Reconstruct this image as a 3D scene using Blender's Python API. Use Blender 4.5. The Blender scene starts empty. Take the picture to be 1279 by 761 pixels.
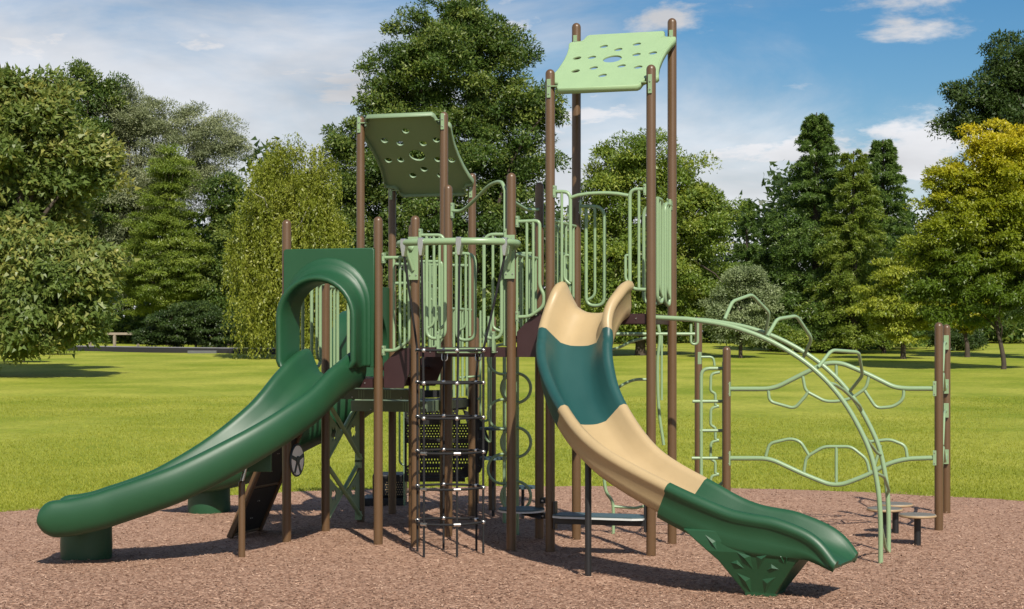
import bpy, bmesh, math, random
import numpy as np
from mathutils import Vector, Matrix

S = bpy.context.scene
COL = S.collection
random.seed(7)
RNG = np.random.default_rng(11)

# ------------------------------------------------------------------ camera, sky, sun, exposure
F, CX, HY, EYE, YAW = 2104.0, 639.5, 428.3, 2.147, 0.29536
CS, SN = math.cos(YAW), math.sin(YAW)
X0, Z0 = -2.4135, 18.042
CAM = Vector((-X0*CS + Z0*SN, -X0*SN - Z0*CS, EYE))
RIGHT, FWD = Vector((CS, SN, 0)), Vector((-SN, CS, 0))

cam_d = bpy.data.cameras.new('camera')
cam = bpy.data.objects.new('camera', cam_d); COL.objects.link(cam)
cam.location = CAM; cam.rotation_euler = (math.radians(90), 0, YAW)
cam_d.sensor_width = 36; cam_d.lens = F/1279*36
cam_d.shift_y = (HY-380.5)/1279
cam_d.clip_start = 0.1; cam_d.clip_end = 6000
S.camera = cam

SUN_AZ = Vector((0.54, -0.84, 0)).normalized()      # towards the sun, on the ground
SUN_EL = math.radians(44)
to_sun = (SUN_AZ*math.cos(SUN_EL) + Vector((0, 0, math.sin(SUN_EL)))).normalized()
sd = bpy.data.lights.new('sun', 'SUN'); sd.energy = 5.0; sd.angle = math.radians(0.6); sd.color = (1, .93, .82)
so = bpy.data.objects.new('sun', sd); COL.objects.link(so)
so.rotation_euler = to_sun.to_track_quat('Z', 'Y').to_euler()
so.location = (0, -20, 40)

W = bpy.data.worlds.new('World'); S.world = W; W.use_nodes = True
def build_world():
    nt = W.node_tree; nt.nodes.clear(); N = nt.nodes.new; L = nt.links.new
    out = N('ShaderNodeOutputWorld'); bg = N('ShaderNodeBackground')
    sky = N('ShaderNodeTexSky'); sky.sky_type = 'NISHITA'; sky.sun_disc = False
    sky.sun_elevation = SUN_EL; sky.sun_rotation = math.atan2(SUN_AZ.x, SUN_AZ.y)
    sky.air_density = 1.0; sky.dust_density = 0.6; sky.ozone_density = 2.0
    tc = N('ShaderNodeTexCoord')
    sep = N('ShaderNodeSeparateXYZ'); L(tc.outputs['Generated'], sep.inputs[0])
    def math_(op, a, b=None, c=None):
        m = N('ShaderNodeMath'); m.operation = op
        for i, v in enumerate((a, b, c)):
            if v is None: continue
            if isinstance(v, (int, float)): m.inputs[i].default_value = v
            else: L(v, m.inputs[i])
        return m.outputs[0]
    # cloud layer: the direction met by a flat sheet overhead
    zz = math_('ADD', math_('MAXIMUM', sep.outputs['Z'], 0.0), 0.22)
    px = math_('DIVIDE', sep.outputs['X'], zz); py = math_('DIVIDE', sep.outputs['Y'], zz)
    cmb = N('ShaderNodeCombineXYZ'); L(px, cmb.inputs[0]); L(py, cmb.inputs[1])
    def noise(scale, detail, rough, off, dist=0.0):
        mp = N('ShaderNodeMapping'); mp.inputs['Location'].default_value = off
        L(cmb.outputs[0], mp.inputs[0])
        n = N('ShaderNodeTexNoise'); n.inputs['Scale'].default_value = scale; n.inputs['Detail'].default_value = detail
        n.inputs['Roughness'].default_value = rough; n.inputs['Distortion'].default_value = dist
        L(mp.outputs[0], n.inputs['Vector']); return n.outputs['Fac']
    # side: how far left of the view the direction lies (the overcast bank is on that side)
    dt = N('ShaderNodeVectorMath'); dt.operation = 'DOT_PRODUCT'; L(tc.outputs['Generated'], dt.inputs[0])
    dt.inputs[1].default_value = (-CS, -SN, 0)
    side = dt.outputs['Value']
    big = noise(1.5, 8, .6, (3.1, 1.7, 0), .5)
    veil = math_('MULTIPLY_ADD', side, 1.25, math_('MULTIPLY_ADD', big, 2.0, -.5))
    veil = math_('MULTIPLY_ADD', sep.outputs['Z'], -3.0, veil)
    low = math_('MAXIMUM', math_('SUBTRACT', 0.16, math_('ABSOLUTE', sep.outputs['Z'])), 0.0)
    veil = math_('MULTIPLY_ADD', low, 4.0, veil)
    mr = N('ShaderNodeMapRange'); mr.interpolation_type = 'SMOOTHSTEP'; L(veil, mr.inputs['Value'])
    mr.inputs['From Min'].default_value = -0.38; mr.inputs['From Max'].default_value = 0.55
    puff = noise(2.6, 10, .6, (2.35, 4.1, 0), .2)
    mr2 = N('ShaderNodeMapRange'); mr2.interpolation_type = 'SMOOTHSTEP'; L(puff, mr2.inputs['Value'])
    mr2.inputs['From Min'].default_value = 0.51; mr2.inputs['From Max'].default_value = 0.62
    fac = math_('MAXIMUM', math_('MULTIPLY', mr.outputs[0], 0.86), math_('MULTIPLY', mr2.outputs[0], 0.95))
    shade = noise(2.3, 5, .5, (8.2, 2.2, 0))
    cr = N('ShaderNodeMapRange'); L(shade, cr.inputs['Value'])
    cr.inputs['From Min'].default_value = .3; cr.inputs['From Max'].default_value = .7; cr.inputs['To Min'].default_value = 4.6; cr.inputs['To Max'].default_value = 8.6
    cc = N('ShaderNodeCombineXYZ')
    L(math_('MULTIPLY', cr.outputs[0], 1.0), cc.inputs[0]); L(math_('MULTIPLY', cr.outputs[0], 1.0), cc.inputs[1]); L(math_('MULTIPLY', cr.outputs[0], 1.03), cc.inputs[2])
    hs = N('ShaderNodeHueSaturation'); hs.inputs['Saturation'].default_value = 1.45; hs.inputs['Value'].default_value = .82
    L(sky.outputs[0], hs.inputs['Color'])
    mix = N('ShaderNodeMix'); mix.data_type = 'RGBA'
    L(fac, mix.inputs[0]); L(hs.outputs[0], mix.inputs[6]); L(cc.outputs[0], mix.inputs[7])
    L(mix.outputs[2], bg.inputs['Color']); bg.inputs['Strength'].default_value = 0.088
    L(bg.outputs[0], out.inputs[0])
build_world()
S.view_settings.view_transform = 'Standard'; S.view_settings.look = 'None'
S.view_settings.exposure = 0.35; S.view_settings.gamma = 1.0
S.cycles.max_bounces = 6; S.cycles.transparent_max_bounces = 6
S.cycles.use_denoising = True

# ------------------------------------------------------------------ measuring helpers (survey rays met by a plane)
def ray(px, py): return RIGHT*((px-CX)/F) + FWD + Vector((0, 0, (HY-py)/F))
def Pz(px, py, Z): return CAM + ray(px, py)*Z
def Py(px, py, v):
    d = ray(px, py); return CAM + d*((v-CAM.y)/d.y)
def Px(px, py, u):
    d = ray(px, py); return CAM + d*((u-CAM.x)/d.x)
def Pg(px, py, z=0.0):
    d = ray(px, py); return CAM + d*((z-CAM.z)/d.z)
def cw(X, Z, z=0.0):
    p = CAM + RIGHT*X + FWD*Z; p.z = z; return p
def ground_z(Z): 
    t = Z-27.0
    if t <= -6: return 0.0
    if t < 6: return 0.0235*(t+6)**2/24
    if t < 100: return 0.0235*t
    return 0.0235*100 + (t-100)*0.004

# ------------------------------------------------------------------ materials
def nodes(name):
    m = bpy.data.materials.new(name); m.use_nodes = True
    nt = m.node_tree; nt.nodes.clear()
    out = nt.nodes.new('ShaderNodeOutputMaterial')
    return m, nt, out
def paint(name, col, rough=.4, var=.06, scale=6.0, bump=.0, bscale=150.0, metal=0.0, spec=.5, coat=0.0):
    m, nt, out = nodes(name); N = nt.nodes.new; L = nt.links.new
    b = N('ShaderNodeBsdfPrincipled'); L(b.outputs[0], out.inputs[0])
    b.inputs['Roughness'].default_value = rough; b.inputs['Metallic'].default_value = metal
    b.inputs['Specular IOR Level'].default_value = spec; b.inputs['Coat Weight'].default_value = coat
    tc = N('ShaderNodeTexCoord')
    n = N('ShaderNodeTexNoise'); n.inputs['Scale'].default_value = scale; n.inputs['Detail'].default_value = 6; n.inputs['Roughness'].default_value = .65
    L(tc.outputs['Object'], n.inputs['Vector'])
    mx = N('ShaderNodeMix'); mx.data_type = 'RGBA'; L(n.outputs['Fac'], mx.inputs[0])
    mx.inputs[6].default_value = tuple(c*(1-var*2) for c in col)+(1,)
    mx.inputs[7].default_value = tuple(min(1, c*(1+var*2)) for c in col)+(1,)
    L(mx.outputs[2], b.inputs['Base Color'])
    mr = N('ShaderNodeMapRange'); L(n.outputs['Fac'], mr.inputs[0])
    mr.inputs[3].default_value = rough*.8; mr.inputs[4].default_value = min(1, rough*1.25)
    L(mr.outputs[0], b.inputs['Roughness'])
    if bump:
        n2 = N('ShaderNodeTexNoise'); n2.inputs['Scale'].default_value = bscale; n2.inputs['Detail'].default_value = 2
        L(tc.outputs['Object'], n2.inputs['Vector'])
        bp = N('ShaderNodeBump'); bp.inputs['Strength'].default_value = bump; bp.inputs['Distance'].default_value = .004
        L(n2.outputs['Fac'], bp.inputs['Height']); L(bp.outputs[0], b.inputs['Normal'])
    return m
M = {}
M['brown'] = paint('brown_powder_coat', (0.100, 0.0565, 0.0262), .36, .04, 3, .15, 220)
M['lime'] = paint('pale_green_powder_coat', (0.2150, 0.3139, 0.1720), .34, .03, 4, .12, 220)
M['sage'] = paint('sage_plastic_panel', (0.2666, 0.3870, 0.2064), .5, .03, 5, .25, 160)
M['sagedark'] = paint('shade_toned_sage_panel', (.185, .265, .155), .5, .03, 5, .25, 160)  # sage with the rear roof's underside shade put into its colour
M['olive'] = paint('olive_steel_plate', (0.1161, 0.1591, 0.0989), .5, .05, 5, .1, 180)
M['green'] = paint('moulded_green_plastic', (0.0103, 0.0619, 0.0241), .46, .10, 1.6, .12, 160, spec=.5)
M['teal'] = paint('moulded_teal_plastic', (0.0103, 0.0602, 0.0550), .46, .10, 1.6, .12, 160)
M['tan'] = paint('moulded_beige_plastic', (.385, .285, .150), .42, .10, 1.6, .15, 160)
M['maroon'] = paint('dark_maroon_coated_steel', (0.0301, 0.0103, 0.0112), .5, .08, 5, .2, 160)
M['black'] = paint('black_coated_steel', (0.0103, 0.0103, 0.0112), .45, .1, 6, .2, 160)
M['board'] = paint('charcoal_board', (0.0138, 0.0146, 0.0155), .6, .12, 5, .2, 90)
M['rope'] = paint('black_rope', (.007, .007, .008), .8, .15, 40, .6, 500)
M['steel'] = paint('bright_steel', (0.5332, 0.5246, 0.5074), .28, .06, 30, 0, 1, .9)
M['step'] = paint('blue_grey_step', (0.0473, 0.0860, 0.0989), .5, .07, 8, .2, 160)
M['white'] = paint('pale_edge', (0.5332, 0.5504, 0.5332), .45, .05, 8)
M['stooltop'] = paint('grey_stool_top', (0.1376, 0.1290, 0.1075), .55, .1, 12, .3, 120)
M['stooledge'] = paint('sand_edge', (0.3612, 0.2580, 0.1462), .55, .06, 12)
M['grey'] = paint('light_grey_plastic', (.78, .78, .76), .5, .05, 8)
M['darkgrey'] = paint('slate_plastic', (0.0301, 0.0430, 0.0473), .5, .05, 8)
M['stone'] = paint('grey_step_stone', (.10, .105, .105), .9, .15, 4, .4, 60)
M['bark'] = paint('bark', (0.0473, 0.0344, 0.0241), .9, .35, 5, .8, 14)
M['birchbark'] = paint('birch_bark', (0.3612, 0.3440, 0.3096), .8, .35, 4, .5, 14)
M['wood'] = paint('weathered_wood', (0.2580, 0.2150, 0.1634), .8, .2, 5, .4, 40)
M['edge'] = paint('dark_timber_edging', (0.0155, 0.0155, 0.0172), .8, .25, 2, .3, 30)
M['pathm'] = paint('pale_gravel_path', (0.2322, 0.2322, 0.2408), .9, .12, 3, .3, 40)

def leaf_mat(name, c1, c2, c3, trans=.38, rough=.42):
    m, nt, out = nodes(name); N = nt.nodes.new; L = nt.links.new
    at = N('ShaderNodeAttribute'); at.attribute_name = 'tint'
    cr = N('ShaderNodeValToRGB'); L(at.outputs['Fac'], cr.inputs[0])
    cr.color_ramp.elements[0].color = c1+(1,); cr.color_ramp.elements[1].color = c3+(1,)
    e = cr.color_ramp.elements.new(.5); e.color = c2+(1,)
    b = N('ShaderNodeBsdfPrincipled'); b.inputs['Roughness'].default_value = rough; b.inputs['Specular IOR Level'].default_value = .38 if trans > 0 else .2
    t = N('ShaderNodeBsdfTranslucent'); mx = N('ShaderNodeMixShader'); mx.inputs[0].default_value = trans
    hs = N('ShaderNodeHueSaturation'); hs.inputs['Value'].default_value = 1.35; hs.inputs['Saturation'].default_value = 1.1
    L(cr.outputs[0], hs.inputs['Color'])
    L(cr.outputs[0], b.inputs['Base Color']); L(hs.outputs[0], t.inputs['Color'])
    L(b.outputs[0], mx.inputs[1]); L(t.outputs[0], mx.inputs[2]); L(mx.outputs[0], out.inputs[0])
    return m
LF = {  # third tint brightened to imitate sunlit highlights on the leaves
 'maple': leaf_mat('maple_leaves', (.034, .074, .015), (.082, .132, .026), (.270, .310, .068)),
 'plane': leaf_mat('plane_tree_leaves', (0.076, 0.124, 0.028), (0.152, 0.203, 0.049), (0.395, 0.350, 0.090)),
 'willow': leaf_mat('grey_willow_leaves', (0.138, 0.172, 0.083), (0.225, 0.253, 0.130), (0.403, 0.421, 0.242)),
 'larch': leaf_mat('feathery_needles', (0.083, 0.131, 0.017), (0.152, 0.210, 0.029), (0.296, 0.341, 0.062)),
 'birch': leaf_mat('birch_leaves', (.120, .155, .016), (.210, .240, .030), (.340, .350, .060)),
 'mid': leaf_mat('mid_green_leaves', (0.076, 0.131, 0.022), (0.160, 0.225, 0.035), (0.368, 0.386, 0.065)),
 'dawn': leaf_mat('dark_needles', (0.050, 0.100, 0.018), (0.095, 0.158, 0.032), (0.195, 0.273, 0.058)),
 'silver': leaf_mat('silvery_leaves', (0.130, 0.175, 0.075), (0.210, 0.257, 0.121), (0.377, 0.429, 0.221)),
 'gold': leaf_mat('golden_leaves', (.095, .150, .014), (.255, .285, .018), (.540, .455, .026)),
 'yellowgreen': leaf_mat('yellow_green_leaves', (0.138, 0.193, 0.019), (0.247, 0.290, 0.032), (0.448, 0.448, 0.061)),
 'dark': leaf_mat('dark_leaves', (.024, .050, .012), (.050, .085, .020), (.110, .155, .038)),
}

def ground_mats():
    # rubber / wood chip mulch
    m, nt, out = nodes('shredded_mulch'); N = nt.nodes.new; L = nt.links.new
    b = N('ShaderNodeBsdfPrincipled'); b.inputs['Roughness'].default_value = .85; b.inputs['Specular IOR Level'].default_value = .25
    L(b.outputs[0], out.inputs[0])
    tc = N('ShaderNodeTexCoord')
    wn = N('ShaderNodeTexNoise'); wn.inputs['Scale'].default_value = 9; wn.inputs['Detail'].default_value = 2
    L(tc.outputs['Object'], wn.inputs['Vector'])
    ro = N('ShaderNodeVectorRotate'); ro.rotation_type = 'Z_AXIS'; L(tc.outputs['Object'], ro.inputs['Vector'])
    am = N('ShaderNodeMath'); am.operation = 'MULTIPLY'; am.inputs[1].default_value = 1.6; L(wn.outputs['Fac'], am.inputs[0])
    hs = []; cols = []
    for k, (sc, rot) in enumerate((((40, 94, 30), .3), ((46, 106, 30), 1.9), ((36, 82, 30), -.7))):
        mp = N('ShaderNodeMapping'); mp.inputs['Rotation'].default_value = (0, 0, rot); mp.inputs['Scale'].default_value = sc
        mp.inputs['Location'].default_value = (k*3.3, k*7.1, 0)
        L(tc.outputs['Object'], mp.inputs[0])
        vo = N('ShaderNodeTexVoronoi'); vo.inputs['Scale'].default_value = 1.0; vo.voronoi_dimensions = '2D'; L(mp.outputs[0], vo.inputs['Vector'])
        hs.append(vo.outputs['Distance']); cols.append(vo.outputs['Color'])
    bw = []
    for c in cols:
        s = N('ShaderNodeSeparateColor'); L(c, s.inputs[0]); bw.append(s.outputs[0])
    gt = N('ShaderNodeMath'); gt.operation = 'GREATER_THAN'; L(bw[0], gt.inputs[0]); L(bw[1], gt.inputs[1])
    pick = N('ShaderNodeMix'); pick.data_type = 'FLOAT'; L(gt.outputs[0], pick.inputs[0]); L(bw[1], pick.inputs[2]); L(bw[2], pick.inputs[3])
    cr = N('ShaderNodeValToRGB'); L(pick.outputs[0], cr.inputs[0])
    cr.color_ramp.elements[0].position = .0; cr.color_ramp.elements[0].color = (.155, .084, .054, 1)
    cr.color_ramp.elements[1].position = 1.0; cr.color_ramp.elements[1].color = (.54, .365, .262, 1)
    for p, c in ((.3, (.235, .133, .088)), (.6, (.305, .180, .119)), (.85, (.362, .225, .155))):
        e = cr.color_ramp.elements.new(p); e.color = c+(1,)
    big = N('ShaderNodeTexNoise'); big.inputs['Scale'].default_value = .7; big.inputs['Detail'].default_value = 5; L(tc.outputs['Object'], big.inputs['Vector'])
    mr = N('ShaderNodeMapRange'); L(big.outputs['Fac'], mr.inputs[0]); mr.inputs[3].default_value = .86; mr.inputs[4].default_value = 1.14
    mu = N('ShaderNodeVectorMath'); mu.operation = 'SCALE'; L(cr.outputs[0], mu.inputs[0]); L(mr.outputs[0], mu.inputs['Scale'])
    L(mu.outputs[0], b.inputs['Base Color'])
    h = N('ShaderNodeMath'); h.operation = 'SUBTRACT'; L(pick.outputs[0], h.inputs[0]); L(hs[1], h.inputs[1])
    bp = N('ShaderNodeBump'); bp.inputs['Strength'].default_value = .40; bp.inputs['Distance'].default_value = .012
    L(h.outputs[0], bp.inputs['Height']); L(bp.outputs[0], b.inputs['Normal'])
    M['mulch'] = m
    # lawn
    m, nt, out = nodes('mown_lawn'); N = nt.nodes.new; L = nt.links.new
    b = N('ShaderNodeBsdfPrincipled'); b.inputs['Roughness'].default_value = .8; b.inputs['Specular IOR Level'].default_value = .2
    L(b.outputs[0], out.inputs[0])
    tc = N('ShaderNodeTexCoord')
    a = N('ShaderNodeTexNoise'); a.inputs['Scale'].default_value = .22; a.inputs['Detail'].default_value = 7; a.inputs['Roughness'].default_value = .62
    f = N('ShaderNodeTexNoise'); f.inputs['Scale'].default_value = 7; f.inputs['Detail'].default_value = 6; f.inputs['Roughness'].default_value = .8
    for n in (a, f): L(tc.outputs['Object'], n.inputs['Vector'])
    c1 = N('ShaderNodeValToRGB'); L(a.outputs['Fac'], c1.inputs[0])
    c1.color_ramp.elements[0].position = .36; c1.color_ramp.elements[0].color = (.165, .215, .014, 1)
    c1.color_ramp.elements[1].position = .64; c1.color_ramp.elements[1].color = (.315, .325, .048, 1)
    mr = N('ShaderNodeMapRange'); L(f.outputs['Fac'], mr.inputs[0]); mr.inputs[1].default_value = .3; mr.inputs[2].default_value = .7
    mr.inputs[3].default_value = .62; mr.inputs[4].default_value = 1.3
    mu = N('ShaderNodeVectorMath'); mu.operation = 'SCALE'; L(c1.outputs[0], mu.inputs[0]); L(mr.outputs[0], mu.inputs['Scale'])
    L(mu.outputs[0], b.inputs['Base Color'])
    bp = N('ShaderNodeBump'); bp.inputs['Strength'].default_value = .6; bp.inputs['Distance'].default_value = .05
    L(f.outputs['Fac'], bp.inputs['Height']); L(bp.outputs[0], b.inputs['Normal'])
    M['lawn'] = m
    LF['grass'] = leaf_mat('grass_blades', (.160, .200, .013), (.270, .290, .028), (.400, .390, .070), .35, .6)
    LF['chips'] = leaf_mat('mulch_chips', (.155, .086, .056), (.290, .170, .113), (.50, .34, .245), 0.0, .85)
ground_mats()

# ------------------------------------------------------------------ mesh helpers
def wloc(o):
    v = Vector()
    while o is not None:
        v += o.location + o.matrix_parent_inverse.translation; o = o.parent
    return v
def link(o, parent=None):
    COL.objects.link(o)
    if parent is not None:
        o.parent = parent; o.matrix_parent_inverse = Matrix.Translation(-wloc(parent))
    return o
def tag(o, label=None, cat=None, group=None, kind=None):
    if label: o['label'] = label
    if cat: o['category'] = cat
    if group: o['group'] = group
    if kind: o['kind'] = kind
    return o
def empty(name, loc, parent=None):
    o = bpy.data.objects.new(name, None); o.empty_display_size = .2; COL.objects.link(o)
    o.location = Vector(loc)
    if parent is not None:
        o.parent = parent; o.location = Vector(loc)-wloc(parent)
    return o
class MB:
    def __init__(s): s.v = []; s.f = []; s.sm = []
    def add(s, vs, fs, smooth=False):
        n = len(s.v); s.v += [tuple(v) for v in vs]; s.f += [tuple(i+n for i in f) for f in fs]; s.sm += [smooth]*len(fs); return s
    def box(s, lo, hi, mat=None):
        vs = [Vector((x, y, z)) for z in (lo[2], hi[2]) for y in (lo[1], hi[1]) for x in (lo[0], hi[0])]
        if mat is not None: vs = [mat @ v for v in vs]
        return s.add(vs, [(0, 2, 3, 1), (4, 5, 7, 6), (0, 1, 5, 4), (2, 6, 7, 3), (0, 4, 6, 2), (1, 3, 7, 5)])
    def tube(s, pts, r, n=10, caps=True, closed=False, r2=None):
        pts = [Vector(p) for p in pts]
        k = len(pts)
        if k < 2: return s
        T = []
        for i in range(k):
            if closed: t = pts[(i+1) % k]-pts[i-1]
            else: t = pts[min(i+1, k-1)]-pts[max(i-1, 0)]
            T.append(t.normalized() if t.length > 1e-9 else Vector((0, 0, 1)))
        up = Vector((0, 0, 1)) if abs(T[0].z) < .9 else Vector((1, 0, 0))
        nrm = (up - T[0]*up.dot(T[0])).normalized()
        vs = []
        for i in range(k):
            nrm = (nrm - T[i]*nrm.dot(T[i])).normalized(); bi = T[i].cross(nrm)
            rr = r if r2 is None else r+(r2-r)*i/(k-1)
            if not isinstance(rr, (int, float)): rr = rr[i]
            for j in range(n):
                a = 2*math.pi*j/n; vs.append(pts[i]+nrm*(math.cos(a)*rr)+bi*(math.sin(a)*rr))
        fs = []
        for i in range(k if closed else k-1):
            i2 = (i+1) % k
            for j in range(n):
                j2 = (j+1) % n; fs.append((i*n+j, i*n+j2, i2*n+j2, i2*n+j))
        s.add(vs, fs, True)
        if caps and not closed:
            s.add(vs[:n], [tuple(reversed(range(n)))]); s.add(vs[-n:], [tuple(range(n))])
        return s
    def lathe(s, prof, c, n=24):
        c = Vector(c); vs = []
        for r, z in prof:
            for j in range(n):
                a = 2*math.pi*j/n; vs.append((c.x+r*math.cos(a), c.y+r*math.sin(a), c.z+z))
        fs = [(i*n+j, i*n+(j+1) % n, (i+1)*n+(j+1) % n, (i+1)*n+j) for i in range(len(prof)-1) for j in range(n)]
        s.add(vs, fs, True)
        s.add(vs[-n:], [tuple(range(n))]); s.add(vs[:n], [tuple(reversed(range(n)))])
        return s
    def sheet(s, poly, nrm, th):
        """a flat polygon given thickness th along nrm"""
        poly = [Vector(p) for p in poly]; nrm = Vector(nrm).normalized()*th; n = len(poly)
        vs = poly+[p+nrm for p in poly]
        return s.add(vs, [tuple(reversed(range(n))), tuple(range(n, 2*n))]+[(i, (i+1) % n, n+(i+1) % n, n+i) for i in range(n)])
    def build(s, name, mat, parent=None, bevel=0, seg=2):
        me = bpy.data.meshes.new(name); me.from_pydata(s.v, [], s.f); me.update()
        me.polygons.foreach_set('use_smooth', s.sm); me.materials.append(mat)
        o = link(bpy.data.objects.new(name, me), parent)
        if bevel:
            bm = bmesh.new(); bm.from_mesh(me); bmesh.ops.remove_doubles(bm, verts=bm.verts, dist=1e-5)
            ed = [e for e in bm.edges if len(e.link_faces) == 2 and e.calc_face_angle(0) > .6]
            bmesh.ops.bevel(bm, geom=ed, offset=bevel, segments=seg, affect='EDGES', profile=.6); bm.to_mesh(me); bm.free()
        return o
def fillet(pts, r, n=5):
    pts = [Vector(p) for p in pts]; out = [pts[0]]
    for i in range(1, len(pts)-1):
        a, b, c = pts[i-1], pts[i], pts[i+1]
        d1, d2 = a-b, c-b; l1, l2 = d1.length, d2.length
        q = min(r, l1*.48, l2*.48)
        if q < 1e-4: out.append(b); continue
        p1, p2 = b+d1/l1*q, b+d2/l2*q
        for k in range(n+1):
            t = k/n; out.append(p1*(1-t)**2 + b*2*t*(1-t) + p2*t*t)
    out.append(pts[-1]); return out
def catmull(ctrl, per=8):
    ctrl = [np.array(c, float) for c in ctrl]
    P = [2*ctrl[0]-ctrl[1]]+ctrl+[2*ctrl[-1]-ctrl[-2]]; out = []
    for i in range(1, len(P)-2):
        for k in range(per):
            t = k/per; a, b, c, d = P[i-1], P[i], P[i+1], P[i+2]
            out.append(.5*(2*b+(c-a)*t+(2*a-5*b+4*c-d)*t*t+(3*b-a-3*c+d)*t**3))
    out.append(ctrl[-1]); return out
def tube_obj(name, pts, r, mat, parent, fl=.05, n=8):
    return MB().tube(fillet(pts, fl) if fl else pts, r, n).build(name, mat, parent)
def plate(name, outline, holes, th, mat, parent, frame, bevel=.003):
    """flat plate with real holes: outline and holes are (a, b) points in the frame matrix's XY plane"""
    cu = bpy.data.curves.new(name, 'CURVE'); cu.dimensions = '2D'; cu.fill_mode = 'BOTH'; cu.extrude = th/2-bevel; cu.bevel_depth = bevel; cu.bevel_resolution = 1
    cu.offset = -bevel
    for pl in [outline]+holes:
        sp = cu.splines.new('POLY'); sp.points.add(len(pl)-1)
        for p, q in zip(sp.points, pl): p.co = (q[0], q[1], 0, 1)
        sp.use_cyclic_u = True
    tmp = bpy.data.objects.new('tmp', cu); COL.objects.link(tmp)
    dg = bpy.context.evaluated_depsgraph_get()
    me = bpy.data.meshes.new_from_object(tmp.evaluated_get(dg)); me.name = name
    bpy.data.objects.remove(tmp); bpy.data.curves.remove(cu)
    me.transform(frame); me.materials.clear(); me.materials.append(mat)
    return link(bpy.data.objects.new(name, me), parent)
def basis(o, a, b):
    a = Vector(a).normalized(); b = Vector(b); b = (b-a*b.dot(a)).normalized(); c = a.cross(b)
    m = Matrix((a, b, c)).transposed().to_4x4(); m.translation = Vector(o); return m
def cards(name, P, tint, mat, parent=None):
    """P: (N, k, 3) little leaf faces"""
    n, k = P.shape[:2]; me = bpy.data.meshes.new(name)
    me.vertices.add(n*k); me.vertices.foreach_set('co', np.ascontiguousarray(P, np.float32).ravel())
    me.loops.add(n*k); me.loops.foreach_set('vertex_index', np.arange(n*k, dtype=np.int32))
    me.polygons.add(n); me.polygons.foreach_set('loop_start', np.arange(0, n*k, k, dtype=np.int32))
    at = me.attributes.new('tint', 'FLOAT', 'FACE'); at.data.foreach_set('value', np.clip(tint, 0, 1).astype(np.float32))
    me.materials.append(mat); me.update(calc_edges=True)
    return link(bpy.data.objects.new(name, me), parent)
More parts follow.
